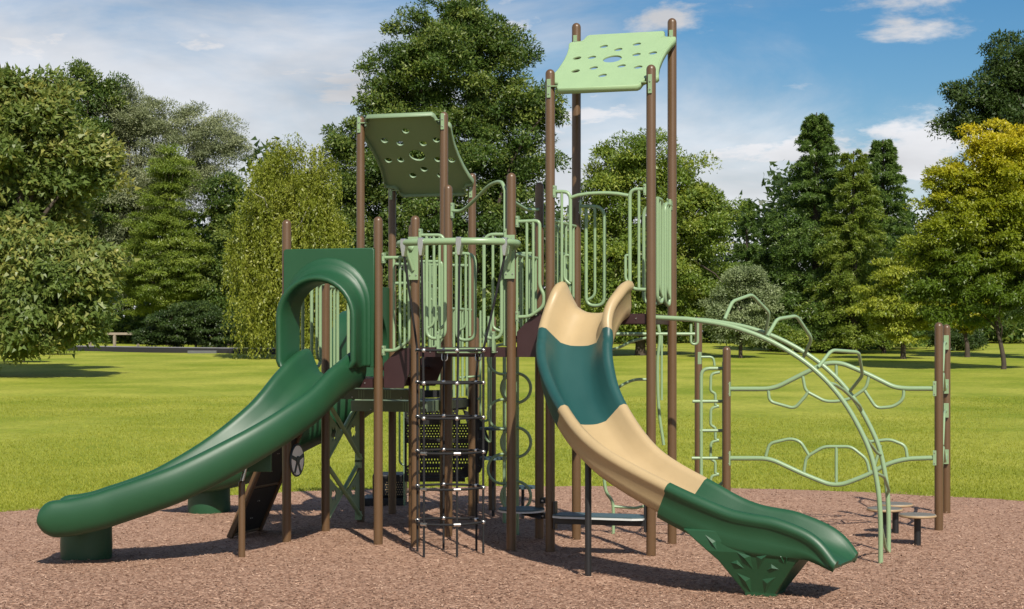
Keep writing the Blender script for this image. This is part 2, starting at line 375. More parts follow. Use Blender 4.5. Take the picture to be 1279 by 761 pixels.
# ------------------------------------------------------------------ ground, lawn, path, edging
def build_ground():
    Zs = list(np.concatenate([np.linspace(-60, 18, 14), np.linspace(19, 36, 35), np.linspace(38, 140, 52), np.array([160, 200, 300, 500, 900, 1800, 3500])]))
    Xs = list(np.concatenate([[-3000, -1500, -700, -300, -160], np.linspace(-100, 100, 61), [160, 300, 700, 1500, 3000]]))
    mb = MB(); vs = []
    rs = np.random.default_rng(3)
    for Z in Zs:
        for X in Xs:
            z = ground_z(Z)-.032
            if 34 < Z < 140: z += .03*math.sin(X*.21+Z*.13)+.02*math.sin(X*.47-Z*.31)
            vs.append(cw(X, Z, z))
    n = len(Xs)
    mb.add(vs, [(i*n+j, i*n+j+1, (i+1)*n+j+1, (i+1)*n+j) for i in range(len(Zs)-1) for j in range(n-1)], True)
    tag(mb.build('lawn', M['lawn']), kind='structure')
    # mulch bed: an oval sheet, gently uneven, raked up round the posts and hollowed at the slide exits
    FEET = [Vector((x, y)) for x in (0, 1.05, 1.465, 2.515, 2.93, 3.98) for y in (0, 1.05)]+[Vector((x, y)) for x in (0, 1.05) for y in (2.1, 3.15)]
    FEET += [Pg(*q).to_2d() for q in ((734.7, 722.6), (302, 698), (1172.6, 664), (1182.2, 641.8), (955, 735), (107, 700))]
    HOLES = [Pg(1085, 722).to_2d(), Pg(30, 690).to_2d()]
    def edge(a):
        w = 1+.004*math.sin(a*23)+.003*math.sin(a*41+1)+.002*math.sin(a*97)
        return .9+9.4*w*math.cos(a), 15+10.3*w*math.sin(a)
    def lump(P):
        z = .006*math.sin(P.x*2.3+1.1*math.sin(P.y*1.7))+.005*math.sin(P.y*3.1+P.x*1.3)+.003*math.sin(P.x*7.1)*math.sin(P.y*6.3)
        p2 = P.to_2d()
        for f in FEET: z += .022*math.exp(-((p2-f).length/.13)**2)
        for f in HOLES: z -= .012*math.exp(-((p2-f).length/.5)**2)
        return z
    mb = MB(); vs = []; n = 260
    rings = [0]+[k/70 for k in range(1, 70)]+[.995, 1.0]
    for r_, ring in enumerate(rings):
        for i in range(n):
            X, Z = edge(2*math.pi*i/n); P = cw(.9+(X-.9)*ring, 15+(Z-15)*ring)
            P.z = lump(P)*(1-ring**8)-(.03 if ring == 1.0 else 0); vs.append(P)
    mb.add(vs, [(k*n+i, (k+1)*n+i, (k+1)*n+(i+1) % n, k*n+(i+1) % n) for k in range(len(rings)-1) for i in range(n)], True)
    tag(mb.build('mulch_surface', M['mulch']), kind='structure')
    # loose chips on the bed
    N = 90000
    Z = 13.2+12.0*RNG.random(N)**1.6; X = (RNG.random(N)*2-1)*(Z*.31+.3)
    ok = ((X-.9)/9.4)**2+((Z-15)/10.3)**2 < 1+.012*RNG.random(N)**3
    X, Z = X[ok], Z[ok]; n = len(X)
    base = np.array(CAM)[None]*np.array([1, 1, 0])+X[:, None]*np.array(RIGHT)+Z[:, None]*np.array(FWD)
    base[:, 2] = .006+.006*RNG.random(n)+np.array([lump(Vector(q)) for q in base])
    a = RNG.random(n)*2*np.pi; d = np.stack([np.cos(a), np.sin(a), (RNG.random(n)-.5)*.7], 1); e = np.stack([-np.sin(a), np.cos(a), (RNG.random(n)-.5)*.9], 1)
    l = (.010+.020*RNG.random(n))[:, None]; w = (.003+.0045*RNG.random(n))[:, None]
    P = np.stack([base-d*l, base+e*w-d*l*.2, base+d*l, base-e*w+d*l*.3], 1)
    tag(cards('mulch_chips', P, RNG.random(n)**1.3, LF['chips']), kind='stuff')
    # grass blades: thick along the bed's far rim, thinner with distance
    N = 330000
    Z = 20.5+30*RNG.random(N)**1.9; X = (RNG.random(N)*2-1)*(Z*.315+.5)
    ok = ((X-.9)/9.40)**2+((Z-15)/10.30)**2 > 1.0-.008*RNG.random(N)**2+.005*np.sin(np.arctan2(Z-15, X-.9)*70)
    X, Z = X[ok], Z[ok]; n = len(X)
    gz = np.array([ground_z(z) for z in Z])-.025
    base = np.array(CAM)[None]*np.array([1, 1, 0])+X[:, None]*np.array(RIGHT)+Z[:, None]*np.array(FWD); base[:, 2] = gz
    a = RNG.random(n)*2*np.pi; h = .024+.024*RNG.random(n); w = .004+.0025*RNG.random(n)*np.maximum(1, Z/24)
    lean = RNG.normal(0, .55, (n, 2))
    tip = base.copy(); tip[:, :2] += lean*h[:, None]; tip[:, 2] += h
    s = np.stack([np.cos(a), np.sin(a), np.zeros(n)], 1)*w[:, None]
    patch = .5+.35*np.sin(X*.9+np.sin(Z*.7))*np.sin(Z*.55+X*.2)
    tag(cards('grass', np.stack([base-s, base+s, tip], 1), patch*.5+RNG.random(n)*.5, LF['grass']), kind='stuff')
    # small daisies / pale clover heads and fallen leaves
    # timber edging and path at the left
    def strip(name, mat, pts, wd, ht, z0=0.0):
        mb = MB(); vs = []
        for X, Z in pts:
            g = ground_z(Z)+z0
            for dz, dw in ((-.1, 0), (ht, 0), (ht, wd), (-.1, wd)): vs.append(cw(X, Z+dw, g+dz))
        fs = []
        for i in range(len(pts)-1):
            for j in range(4): fs.append((i*4+j, i*4+(j+1) % 4, (i+1)*4+(j+1) % 4, (i+1)*4+j))
        fs += [(0, 3, 2, 1), tuple(len(vs)-4+j for j in range(4))]
        mb.add(vs, fs); return mb.build(name, mat)
    Ze = [(-29 + 1.25*i, 100-.62*i-.3*math.sin(i*.3)) for i in range(16)]
    o = strip('path', M['pathm'], [(X, Z+.31) for X, Z in Ze], 2.6, .30); tag(o, kind='structure')
    o = strip('timber_edging', M['edge'], Ze, .28, .27); tag(o, 'low dark timber edging between the lawn and the pale path', 'edging')
build_ground()

# ------------------------------------------------------------------ trees
def frame_pts(XDZ):
    """camera-aligned right / depth / height to world"""
    X, D, Z = XDZ[:, 0], XDZ[:, 1], XDZ[:, 2]
    p = np.array(CAM)[None]*np.array([1, 1, 0]) + X[:, None]*np.array(RIGHT)+D[:, None]*np.array(FWD); p[:, 2] = Z
    return p
def unit(v): return v/np.maximum(np.linalg.norm(v, axis=-1, keepdims=True), 1e-9)
def leaf_cards(c, d, nrm, size, wid):
    """c base (N,3), d leaf axis, nrm leaf normal"""
    d = unit(d); s = unit(np.cross(nrm, d)); L = size[:, None]; w = (size*wid)[:, None]
    if TRI: return np.stack([c-s*w*.9, c+s*w*.9, c+d*L*1.05], 1)
    up = np.cross(d, s)
    return np.stack([c, c+d*L*.5+s*w-up*L*.06, c+d*L, c+d*L*.5-s*w-up*L*.06], 1)
TRI = True
def lobes_world(lobes, Z):
    out = []
    for l in lobes:
        px, py, rx, ry = l[:4]; dz = l[4] if len(l) > 4 else 0.0
        D = Z+dz; k = D/F
        out.append(((px-CX)*k, D, EYE+(HY-py)*k, rx*k, (rx*.5+ry*.5)*k if rx < ry*1.6 else rx*.7*k, ry*k))
    return np.array(out)
def bough(mb, a, b, r0, r1, sag=.0, n=6, wig=.04):
    a, b = Vector(a), Vector(b); L = (b-a).length; pts = []
    for i in range(n+1):
        t = i/n; p = a.lerp(b, t); p.z += sag*L*math.sin(t*math.pi)
        if 0 < i < n: p += Vector((random.uniform(-1, 1), random.uniform(-1, 1), random.uniform(-1, 1)))*L*wig
        pts.append(p)
    mb.tube(pts, r0, 6, r2=r1, caps=True)
def tree(name, label, cat, lobes, Z, base_px, mat, clumps, per, leaf, clump_r, bark='bark', trunk_r=.3, wid=.32, seed=1, group=None,
         flat=.75, shell=2.2, up=.45, hang=0.0, limbs=12, nobase=False, visible_trunk=True, jag=.2, ripe=None):
    leaf = leaf*.53; per = int(per*3.5)
    rg = np.random.default_rng(seed); random.seed(seed)
    Lb = lobes_world(lobes, Z)
    pr = (Lb[:, 3]*Lb[:, 4]*Lb[:, 5])**.66; pr /= pr.sum()
    li = rg.choice(len(Lb), clumps, p=pr)
    v = unit(rg.normal(size=(clumps, 3))); rad = rg.random(clumps)**(1/shell)
    rad *= 1+jag*1.3*(rg.random(clumps)-.6)
    cc = Lb[li, :3]+v*rad[:, None]*Lb[li, 3:6]
    cen = (Lb[:, :3]*pr[:, None]).sum(0)
    ctint = .28+.44*rg.random(clumps)
    cr = clump_r*(.6+.8*rg.random(clumps))
    n = clumps*per; ci = np.repeat(np.arange(clumps), per)
    dv = rg.normal(size=(n, 3)); dv[:, 2] = np.where(dv[:, 2] < -.5, -dv[:, 2], dv[:, 2]); dv = unit(dv); dr = rg.random(n)**.45
    off = dv*dr[:, None]*cr[ci][:, None]*np.array([1, 1, flat])
    p = cc[ci]+off
    outw = unit(cc[ci]-cen+1e-6)
    nrm = unit(dv*.9+outw*.35+np.array([0, 0, up])+rg.normal(size=(n, 3))*.38)
    ax = unit(dv*.5+outw*.3+rg.normal(size=(n, 3))*.6+np.array([0, 0, -.3]))
    sz = leaf*(.65+.7*rg.random(n))
    P = leaf_cards(p, ax, nrm, sz, wid)
    tint = np.clip(ctint[ci]+rg.normal(0, .13, n), 0, 1)
    if ripe is not None:                              # leaves turn golden towards the top of the crown
        zz = (p[:, 2]-p[:, 2].min())/np.ptp(p[:, 2]); tint = np.clip(tint*.55+ripe*(zz-.45), 0, 1)
    if hang > 0:                                      # strings of leaves hanging below the clumps
        ns = int(clumps*hang); k = 60
        si = rg.choice(clumps, ns); L = (1.2+3.2*rg.random(ns)**1.4)
        t = (np.arange(k)[None]+rg.random((ns, k)))/k
        st = cc[si][:, None, :]+(unit(rg.normal(size=(ns, 3)))*cr[si][:, None])[:, None, :]
        q = st.repeat(k, 1); sway = rg.normal(0, .12, (ns, 1, 2))
        q[:, :, 2] -= t*L[:, None]; q[:, :, :2] += sway*t[:, :, None]*L[:, None, None]+rg.normal(0, .06, (ns, k, 2))
        q = q.reshape(-1, 3); m = len(q)
        P2 = leaf_cards(q, rg.normal(size=(m, 3))*.5+np.array([0, 0, -1]), rg.normal(size=(m, 3))+np.array([0, -.4, .2]), leaf*1.1*(.7+.6*rg.random(m)), wid)
        P = np.concatenate([P, P2]); tint = np.concatenate([tint, np.clip(ctint[si].repeat(k)+rg.normal(0, .15, m), 0, 1)])
    k_ = P.shape[1]; P = frame_pts(P.reshape(-1, 3)).reshape(-1, k_, 3)
    # keep leaves above the ground
    bx, by = base_px; 
    bp = cw((bx-CX)*Z/F, Z, ground_z(Z))
    root = empty(name, bp); tag(root, label, cat, group)
    cards('crown', P, tint, LF[mat], root)
    mb = MB(); top = cen.copy(); wc = Vector(frame_pts(cen[None])[0])
    tip = Vector((wc.x, wc.y, wc.z+(Lb[:, 2]+Lb[:, 5]).max()*.0+ .45*((Lb[:, 2]+Lb[:, 5]).max()-wc.z)))
    mid = bp.lerp(wc, .45)+Vector((random.uniform(-.2, .2), random.uniform(-.2, .2), 0))
    spine = catmull([bp-Vector((0, 0, .2)), bp+Vector((0, 0, .5)), mid, wc, tip], 5)
    m = len(spine); rr = [trunk_r*(1.5 if i == 0 else 1.0)*(1-.88*i/(m-1)) for i in range(m)]
    mb.tube(spine, rr, 9)
    pick = rg.choice(clumps, min(limbs, clumps), replace=False)
    wcc = frame_pts(cc)
    for i in pick:
        s = Vector(spine[int(rg.integers(int(m*.35), int(m*.85)))])
        bough(mb, s, Vector(wcc[i]), trunk_r*.34, trunk_r*.06, .06)
    mb.build('trunk', M[bark], root)
    return root
def conifer(name, label, cat, axis_px, top_py, base_py, half_px, Z, mat, n_br=150, per=130, leaf=.3, seed=1, group=None, trunk_r=.28, prof=.85, wid=.22, asym=0.0, lowcut=.04):
    leaf = leaf*.50; n_br = int(n_br*1.9); per = int(per*1.6)
    rg = np.random.default_rng(seed); random.seed(seed); k = Z/F
    gz = ground_z(Z); zt = EYE+(HY-top_py)*k; zb = max(gz+.4, EYE+(HY-base_py)*k); Hh = zt-zb; R = half_px*k; X = (axis_px-CX)*k
    t = np.sort(rg.random(n_br)**1.0); t = t*(1-lowcut)
    a = rg.random(n_br)*2*np.pi
    lump = 1+.16*np.sin(a*2+seed)+.16*np.sin(t*19+a*1.3)
    r = R*((1-t)**prof)*np.clip(.62+.5*rg.random(n_br), 0, 1.05)*lump*np.where(t < .12, .82, 1)+.25
    n = n_br*per; bi = np.repeat(np.arange(n_br), per)
    s = .12+.9*rg.random(n)**.7
    ra = r[bi]*s
    wl = (.08+.10*(1-t[bi]))*r[bi].clip(.6, 4)*(1.05-.6*s)
    lat = rg.normal(0, 1, n)*wl*.8; ver = -np.abs(rg.normal(0, 1, n))*wl*.55+rg.normal(0, .06, n)
    rise = .30*(t[bi])-.02
    z = zb+Hh*t[bi]+ra*rise+.10*ra*np.sin(s*np.pi)-.12*ra*s**2+ver
    p = np.stack([X+np.cos(a[bi])*ra-np.sin(a[bi])*lat+asym*0, Z+np.sin(a[bi])*ra+np.cos(a[bi])*lat, z], 1)
    dirv = np.stack([np.cos(a[bi]), np.sin(a[bi]), np.full(n, -.25)], 1)
    ax = unit(dirv*.6+rg.normal(size=(n, 3))*.55); nm = unit(rg.normal(size=(n, 3))*.6+np.array([0, 0, .6])+dirv*.5)
    P = leaf_cards(p, ax, nm, leaf*(.6+.8*rg.random(n)), wid)
    P[..., 2] = np.maximum(P[..., 2], gz+.05)
    ct = .3+.4*rg.random(n_br); tint = np.clip(ct[bi]+rg.normal(0, .16, n), 0, 1)
    bp = cw(X, Z, gz); root = empty(name, bp); tag(root, label, cat, group)
    cards('crown', frame_pts(P.reshape(-1, 3)).reshape(-1, P.shape[1], 3), tint, LF[mat], root)
    mb = MB(); top = cw(X, Z, zt-.3)
    mb.tube([bp-Vector((0, 0, .2)), bp+Vector((0, 0, .6)), bp.lerp(top, .5), top], [trunk_r*1.5, trunk_r, trunk_r*.6, .03], 8)
    for i in range(0, n_br, max(1, n_br//40)):
        b0 = cw(X, Z, zb+Hh*t[i]); b1 = cw(X+math.cos(a[i])*r[i]*.8, Z+math.sin(a[i])*r[i]*.8, zb+Hh*t[i]+r[i]*.15*t[i])
        mb.tube([b0, b1], .05, 5, r2=.015)
    mb.build('trunk', M['bark'], root)
    return root

def build_trees():
    # ---- left side
    tree('broadleaf_tree', 'big leafy tree with drooping large leaves at the left edge of the lawn', 'tree',
         [(35, 140, 58, 44), (-5, 195, 70, 60), (98, 208, 48, 36), (60, 262, 46, 32, 1), (-20, 300, 80, 80), (40, 335, 70, 50, -1), (98, 350, 44, 52, -2), (20, 405, 74, 42, -2), (98, 400, 36, 26, -2), (-25, 130, 45, 50), (125, 335, 20, 22, -2), (14, 428, 44, 18, -1), (70, 425, 30, 14, -1)],
         66, (-20, 445), 'plane', 560, 72, .40, .75, seed=21, trunk_r=.38, wid=.36, flat=.8, limbs=16, up=.3)
    tree('conifer_top_tree', 'dark tall tree rising behind the grey willow at left', 'tree',
         [(112, 105, 34, 26), (100, 160, 40, 50), (140, 118, 18, 20), (110, 250, 45, 90)], 122, (110, 430), 'maple', 150, 90, .38, .9, seed=22, trunk_r=.35)
    tree('willow_tree', 'rounded grey-green willow towering behind the feathery green trees', 'tree',
         [(150, 150, 46, 42), (190, 165, 42, 42), (128, 200, 40, 50), (250, 172, 44, 36), (284, 190, 24, 26), (190, 240, 60, 55), (140, 270, 50, 60), (240, 225, 40, 30), (150, 340, 50, 50)],
         124, (200, 430), 'willow', 720, 90, .34, .95, seed=23, trunk_r=.45, wid=.2, hang=.0, flat=.7)
    tree('feathery_tree', 'light green feathery tree in front of the grey willow', 'tree',
         [(215, 225, 24, 44), (205, 290, 44, 50), (190, 350, 56, 50), (238, 335, 40, 50), (170, 350, 28, 26)],
         114, (212, 432), 'larch', 420, 95, .32, .8, seed=24, trunk_r=.3, wid=.2, flat=.35, up=.6, jag=.35)
    tree('slim_tree', 'slim mid green tree between the feathery tree and the birch', 'tree',
         [(285, 250, 24, 40), (290, 310, 30, 60), (275, 370, 34, 50)], 114, (287, 432), 'maple', 170, 90, .32, .8, seed=25, trunk_r=.22)
    tree('birch_tree', 'yellow-green weeping birch left of the square green slide entrance', 'tree',
         [(356, 200, 26, 30), (330, 245, 34, 44), (385, 235, 34, 40), (312, 300, 26, 50), (412, 290, 24, 44), (360, 290, 40, 60), (330, 350, 44, 50), (395, 350, 34, 44)],
         84, (352, 442), 'birch', 260, 34, .22, .62, bark='birchbark', seed=26, trunk_r=.2, wid=.34, hang=5.0, flat=1.0, up=.2, jag=.5)
    # ---- centre
    tree('maple_tree', 'huge dark green rounded tree towering behind the roof seen from below', 'tree',
         [(560, 80, 72, 74), (500, 105, 52, 56), (632, 115, 54, 62), (520, 62, 46, 42), (622, 68, 46, 46), (575, 38, 46, 36), (482, 150, 36, 46), (560, 180, 120, 80), (470, 210, 66, 60), (640, 220, 60, 70), (550, 300, 130, 90), (440, 260, 44, 56), (665, 150, 34, 44), (585, 25, 36, 34), (450, 340, 60, 70), (640, 330, 66, 70), (520, 390, 110, 46), (425, 190, 28, 34)],
         92, (560, 440), 'maple', 1050, 74, .33, .85, seed=27, trunk_r=.55, limbs=22, jag=.28)
    tree('round_tree', 'bright mid green round tree behind the light green roof posts', 'tree',
         [(795, 210, 48, 42), (760, 250, 36, 50), (850, 240, 44, 50), (880, 280, 38, 50), (800, 310, 76, 76), (870, 350, 48, 54), (740, 320, 40, 66), (800, 385, 80, 44)],
         90, (800, 440), 'mid', 560, 85, .30, .75, seed=28, trunk_r=.35, limbs=18, jag=.3)
    tree('silvery_tree', 'small silvery leaved tree between the round tree and the dark conifers', 'tree',
         [(928, 355, 26, 30), (945, 385, 26, 34), (905, 395, 26, 30), (930, 410, 34, 22)], 86, (925, 440), 'silver', 150, 85, .22, .5, seed=29, trunk_r=.12)
    conifer('spruce_tree', 'small blue-green pointed conifer far behind the silvery tree', 'tree', 933, 246, 425, 38, 118, 'dawn', 110, 110, .34, seed=30)
    # ---- right
    conifer('redwood_tree', 'tallest of the dark pointed conifers at right', 'tree', 1020, 134, 428, 82, 98, 'dawn', 260, 130, .34, seed=31, group='tall conifers at right', prof=.72, trunk_r=.4)
    conifer('redwood_tree', 'dark conifer with twin tips just left of the golden tree', 'tree', 1103, 168, 428, 62, 104, 'dawn', 210, 130, .34, seed=32, group='tall conifers at right', prof=.72, trunk_r=.35)
    conifer('redwood_tree', 'greener narrow conifer standing in front between the two dark conifers', 'tree', 1066, 182, 430, 58, 95, 'larch', 210, 120, .30, seed=33, group='tall conifers at right', prof=.72, trunk_r=.3)
    conifer('redwood_tree', 'shorter dark conifer on the left flank of the tallest conifer', 'tree', 968, 262, 430, 40, 100, 'dawn', 140, 120, .32, seed=34, group='tall conifers at right', prof=.7)
    tree('lime_green_tree', 'low yellow-green tree under the dark conifers', 'tree',
         [(1120, 345, 36, 30), (1145, 375, 40, 30), (1105, 385, 40, 26), (1130, 405, 46, 22), (1140, 320, 22, 24)], 84, (1128, 440), 'yellowgreen', 220, 85, .24, .55, seed=35, trunk_r=.16, flat=.4, jag=.35)
    tree('golden_tree', 'golden yellow-topped tree with dark trunk at the right edge of the lawn', 'tree',
         [(1240, 195, 46, 40), (1195, 225, 40, 34), (1260, 245, 60, 50), (1200, 280, 64, 44), (1170, 320, 44, 34), (1255, 310, 66, 50), (1215, 350, 74, 36), (1160, 365, 34, 22), (1270, 370, 60, 34), (1290, 200, 40, 44), (1200, 395, 50, 16)],
         71, (1253, 466), 'gold', 560, 95, .22, .52, seed=36, trunk_r=.13, flat=.6, limbs=22, jag=.35, up=.5, ripe=1.2)
    tree('tall_dark_tree', 'tall dark leafy tree rising above the golden tree at the right edge', 'tree',
         [(1262, 95, 48, 42), (1228, 130, 40, 26), (1285, 150, 60, 70), (1215, 165, 28, 22), (1300, 250, 70, 80), (1270, 60, 22, 20), (1195, 118, 16, 9), (1180, 155, 15, 8), (1300, 350, 60, 60)],
         86, (1300, 444), 'dark', 330, 75, .30, .7, seed=37, trunk_r=.42, limbs=24, jag=.35)
    # ---- shrubs and the wood behind
    tree('round_bush', 'wide dark rounded bush beside the pale path at left', 'bush',
         [(215, 410, 40, 24), (262, 412, 50, 26), (240, 398, 46, 19), (185, 422, 20, 14), (305, 420, 26, 18), (325, 426, 18, 12)], 97.5, (245, 438), 'dark', 330, 66, .22, .5, seed=38, trunk_r=.08, flat=.35, up=.8, shell=3)
    for i, (px, py, rx, ry, Z, m, lab) in enumerate((
        (30, 425, 26, 16, 80, 'plane', 'low leafy shrub under the big tree at the left edge'),
        (72, 424, 20, 12, 92, 'mid', 'small bright shrub at the left end of the timber edging'),
        (440, 420, 34, 24, 96, 'dark', 'dark shrub right of the birch behind the square green slide entrance'),
        (985, 424, 24, 14, 92, 'mid', 'low green shrub at the foot of the tallest conifer'),
        (1195, 424, 34, 14, 100, 'dark', 'dark low shrub behind the posts of the climber at right'),
        (1058, 426, 26, 12, 106, 'mid', 'small shrub left of the far park bench'))):
        tree('shrub', lab, 'shrub', [(px-rx*.4, py, rx*.6, ry), (px+rx*.4, py+2, rx*.6, ry*.8)], Z, (px, 440), m, 70, 80, .22, .42, seed=50+i, trunk_r=.05, limbs=5, group='shrubs along the edge of the lawn')
    # thin trunks seen below the crowns at right
    for i, (px, Z, r, m, lab) in enumerate(((1208, 88, .16, 'gold', 'thin-trunked young tree behind the golden tree'), (1104, 96, .14, 'yellowgreen', 'thin-trunked young tree beside the far bench'))):
        tree('young_tree', lab, 'tree', [(px, 375, 34, 26), (px+14, 400, 28, 16), (px-16, 396, 26, 16)], Z, (px, 440), m, 90, 80, .26, .6, seed=60+i, trunk_r=r, limbs=8, flat=.4)
    # the far wood: one mass closing the gaps between the trees
    rg = np.random.default_rng(77); N = 2100
    X = -70+144*rg.random(N); Z = 126+10*rg.random(N)
    hmax = 7.5+2.5*np.sin(X*.33+1)+2*np.sin(X*.9)+np.where(X < -14, 3, 0)+np.where(X > 18, 2.5, 0)
    cz = 2.5+hmax*rg.random(N)**.8
    per = 50; ci = np.repeat(np.arange(N), per); n = N*per
    p = np.stack([X, Z, cz], 1)[ci]+rg.normal(0, .62, (n, 3))
    p[:, 2] = np.maximum(p[:, 2], 2.45)
    P = leaf_cards(p, rg.normal(size=(n, 3)), rg.normal(size=(n, 3))+np.array([0, -.5, .6]), .5*(.6+.8*rg.random(n)), .36)
    tag(cards('wood', frame_pts(P.reshape(-1, 3)).reshape(-1, P.shape[1], 3), np.clip(.2+.4*rg.random(N)[ci]+rg.normal(0, .15, n), 0, 1), LF['dark']), 'dark far wood closing the gaps between the trees', 'wood', kind='stuff')
    # undergrowth: a low dark band under and between the trees
    rg = np.random.default_rng(78); N = 1300
    X = -68+138*rg.random(N); Z = 118+5*rg.random(N)
    hm = 2.6+1.1*np.sin(X*.5)+.8*np.sin(X*1.3+2)
    cz = 2.4+hm*rg.random(N)
    per = 55; ci = np.repeat(np.arange(N), per); n = N*per
    q = np.stack([X, Z, cz], 1)[ci]+rg.normal(0, .45, (n, 3)); q[:, 2] = np.maximum(q[:, 2], 2.4)
    P = leaf_cards(q, rg.normal(size=(n, 3)), rg.normal(size=(n, 3))+np.array([0, -.4, .7]), .34*(.6+.8*rg.random(n)), .36)
    tag(cards('undergrowth', frame_pts(P.reshape(-1, 3)).reshape(-1, P.shape[1], 3), np.clip(.25+.45*rg.random(N)[ci]+rg.normal(0, .15, n), 0, 1), LF['maple']), 'low leafy undergrowth along the foot of the far trees', 'undergrowth', kind='stuff')
build_trees()

def build_park_furniture():
    # far bench at right (about x 1070-1105)
    root = empty('park_bench', cw((1087-CX)*104/F, 104, ground_z(104))); tag(root, 'small weathered park bench far off under the conifers at right', 'bench')
    c = cw((1087-CX)*104/F, 104, ground_z(104)); R3 = Matrix.Translation(c) @ Matrix.Rotation(YAW, 4, 'Z')
    for k in range(3): MB().box((-.85, -.22+.16*k, .44), (.85, -.09+.16*k, .48), R3).build('slat', M['wood'], root)
    for k in range(2): MB().box((-.85, .27, .58+.17*k), (.85, .31, .71+.17*k), R3).build('slat', M['wood'], root)
    for x in (-.7, .7):
        MB().box((x-.04, -.2, -.05), (x+.04, -.12, .44), R3).box((x-.04, .2, -.05), (x+.04, .27, .86), R3).box((x-.04, -.12, .36), (x+.04, .2, .44), R3).build('leg', M['edge'], root)
    # wooden rail on posts beyond the path at left (x 112-165)
    k = 103; g = ground_z(k)
    root = empty('wooden_rail', cw((113-CX)*k/F, k, g)); tag(root, 'low weathered wooden rail on short posts beyond the path at left', 'railing')
    a = cw((111-CX)*k/F, k, g+.92); b = cw((168-CX)*k/F, k+1.5, g+.92)
    R3 = Matrix.Translation(a) @ (b-a).to_track_quat('X', 'Z').to_matrix().to_4x4(); L = (b-a).length
    MB().box((0, -.07, -.07), (L, .07, .07), R3).build('rail', M['wood'], root)
    for t in (.02, .5, .96):
        p = a.lerp(b, t); MB().box((p.x-.07, p.y-.07, g-.1), (p.x+.07, p.y+.07, p.z-.072)).build('post', M['wood'], root)
    # stone block / step in the edging
    c = cw((255-CX)*94/F, 93.6, ground_z(93.6))
    o = MB().box((-.8, -.3, -.05), (.8, -.02, .15), Matrix.Translation(c) @ Matrix.Rotation(YAW, 4, 'Z')).build('stone_step', M['stone'], None, .02)
    tag(o, 'low grey stone step set in the dark edging beside the bush', 'step')
build_park_furniture()

# ------------------------------------------------------------------ the play structure
U = [0, 1.05, 1.465, 2.515, 2.93, 3.98]            # post columns (x)
V = [0, 1.05, 2.10, 3.15]                          # post rows (y)
PR = .0485
PLAY = empty('play_structure', (2.3, .6, 0))
tag(PLAY, 'large park climbing structure with brown posts, pale green rails, three slides and two square roofs', 'play structure')
def part(name, parent=PLAY, loc=None): return empty(name, loc or (0, 0, 0), parent)
def zat(py, P): 
    """height of a point seen at row py over the ground point P"""
    Zd = (Vector((P[0], P[1], 0))-CAM).dot(FWD); return EYE+(HY-py)*Zd/F

def dome_post(name, x, y, top, r=PR, mat='brown', parent=PLAY, base=-.25):
    prof = [(r, base), (r, top-r)]+[(r*math.cos(a), top-r+r*math.sin(a)) for a in (.35, .7, 1.0, 1.25, 1.45)]
    o = MB().lathe(prof, (x, y, 0), 20).build(name, M[mat], parent); return o
POSTS = {}
def posts():
    rows = [('A', U[0], V[0], 274.5), ('B', U[1], V[0], 270.7), ('F', U[2], V[0], 269.4), ('M', U[3], V[0], 215.9), ('FL', U[4], V[0], 86.6), ('FR', U[5], V[0], 80.8),
            ('C', U[0], V[1], 325), ('G', U[1], V[1], 279.9), ('H', U[2], V[1], 230.9), ('N', U[3], V[1], 228), ('BL', U[4], V[1], 28.8), ('BR', U[5], V[1], 22.8),
            ('D', U[0], V[2], 145.2), ('I', U[1], V[2], 139.9), ('E', U[0], V[3], 232), ('J', U[1], V[3], 216.5)]
    for k, x, y, t in rows:
        z = zat(t, (x, y)); POSTS[k] = (x, y, z); dome_post('post', x, y, z)
    for k, px, by, t in (('K', 593.8, 629, 395.8), ('L', 614.8, 637.5, 395), ('Q', 1172.6, 664.1, 402.8), ('R', 1182.2, 641.8, 405.3), ('O', 872.3, 638, 396)):
        g = Pg(px, by); z = zat(t, g); POSTS[k] = (g.x, g.y, z); dome_post('post', g.x, g.y, z)
    g = Py(907.6, 600, 3.175); z = zat(432.8, g); POSTS['P'] = (g.x, g.y, z); dome_post('post', g.x, g.y, z)
posts()

def bolts(parent, pts, r=.009):
    for p, n in pts:
        p = Vector(p); n = Vector(n).normalized()
        MB().tube([p-n*.002, p+n*.005, p+n*.009], [r, r, r*.55], 8).build('bolt', M['steel'], parent)

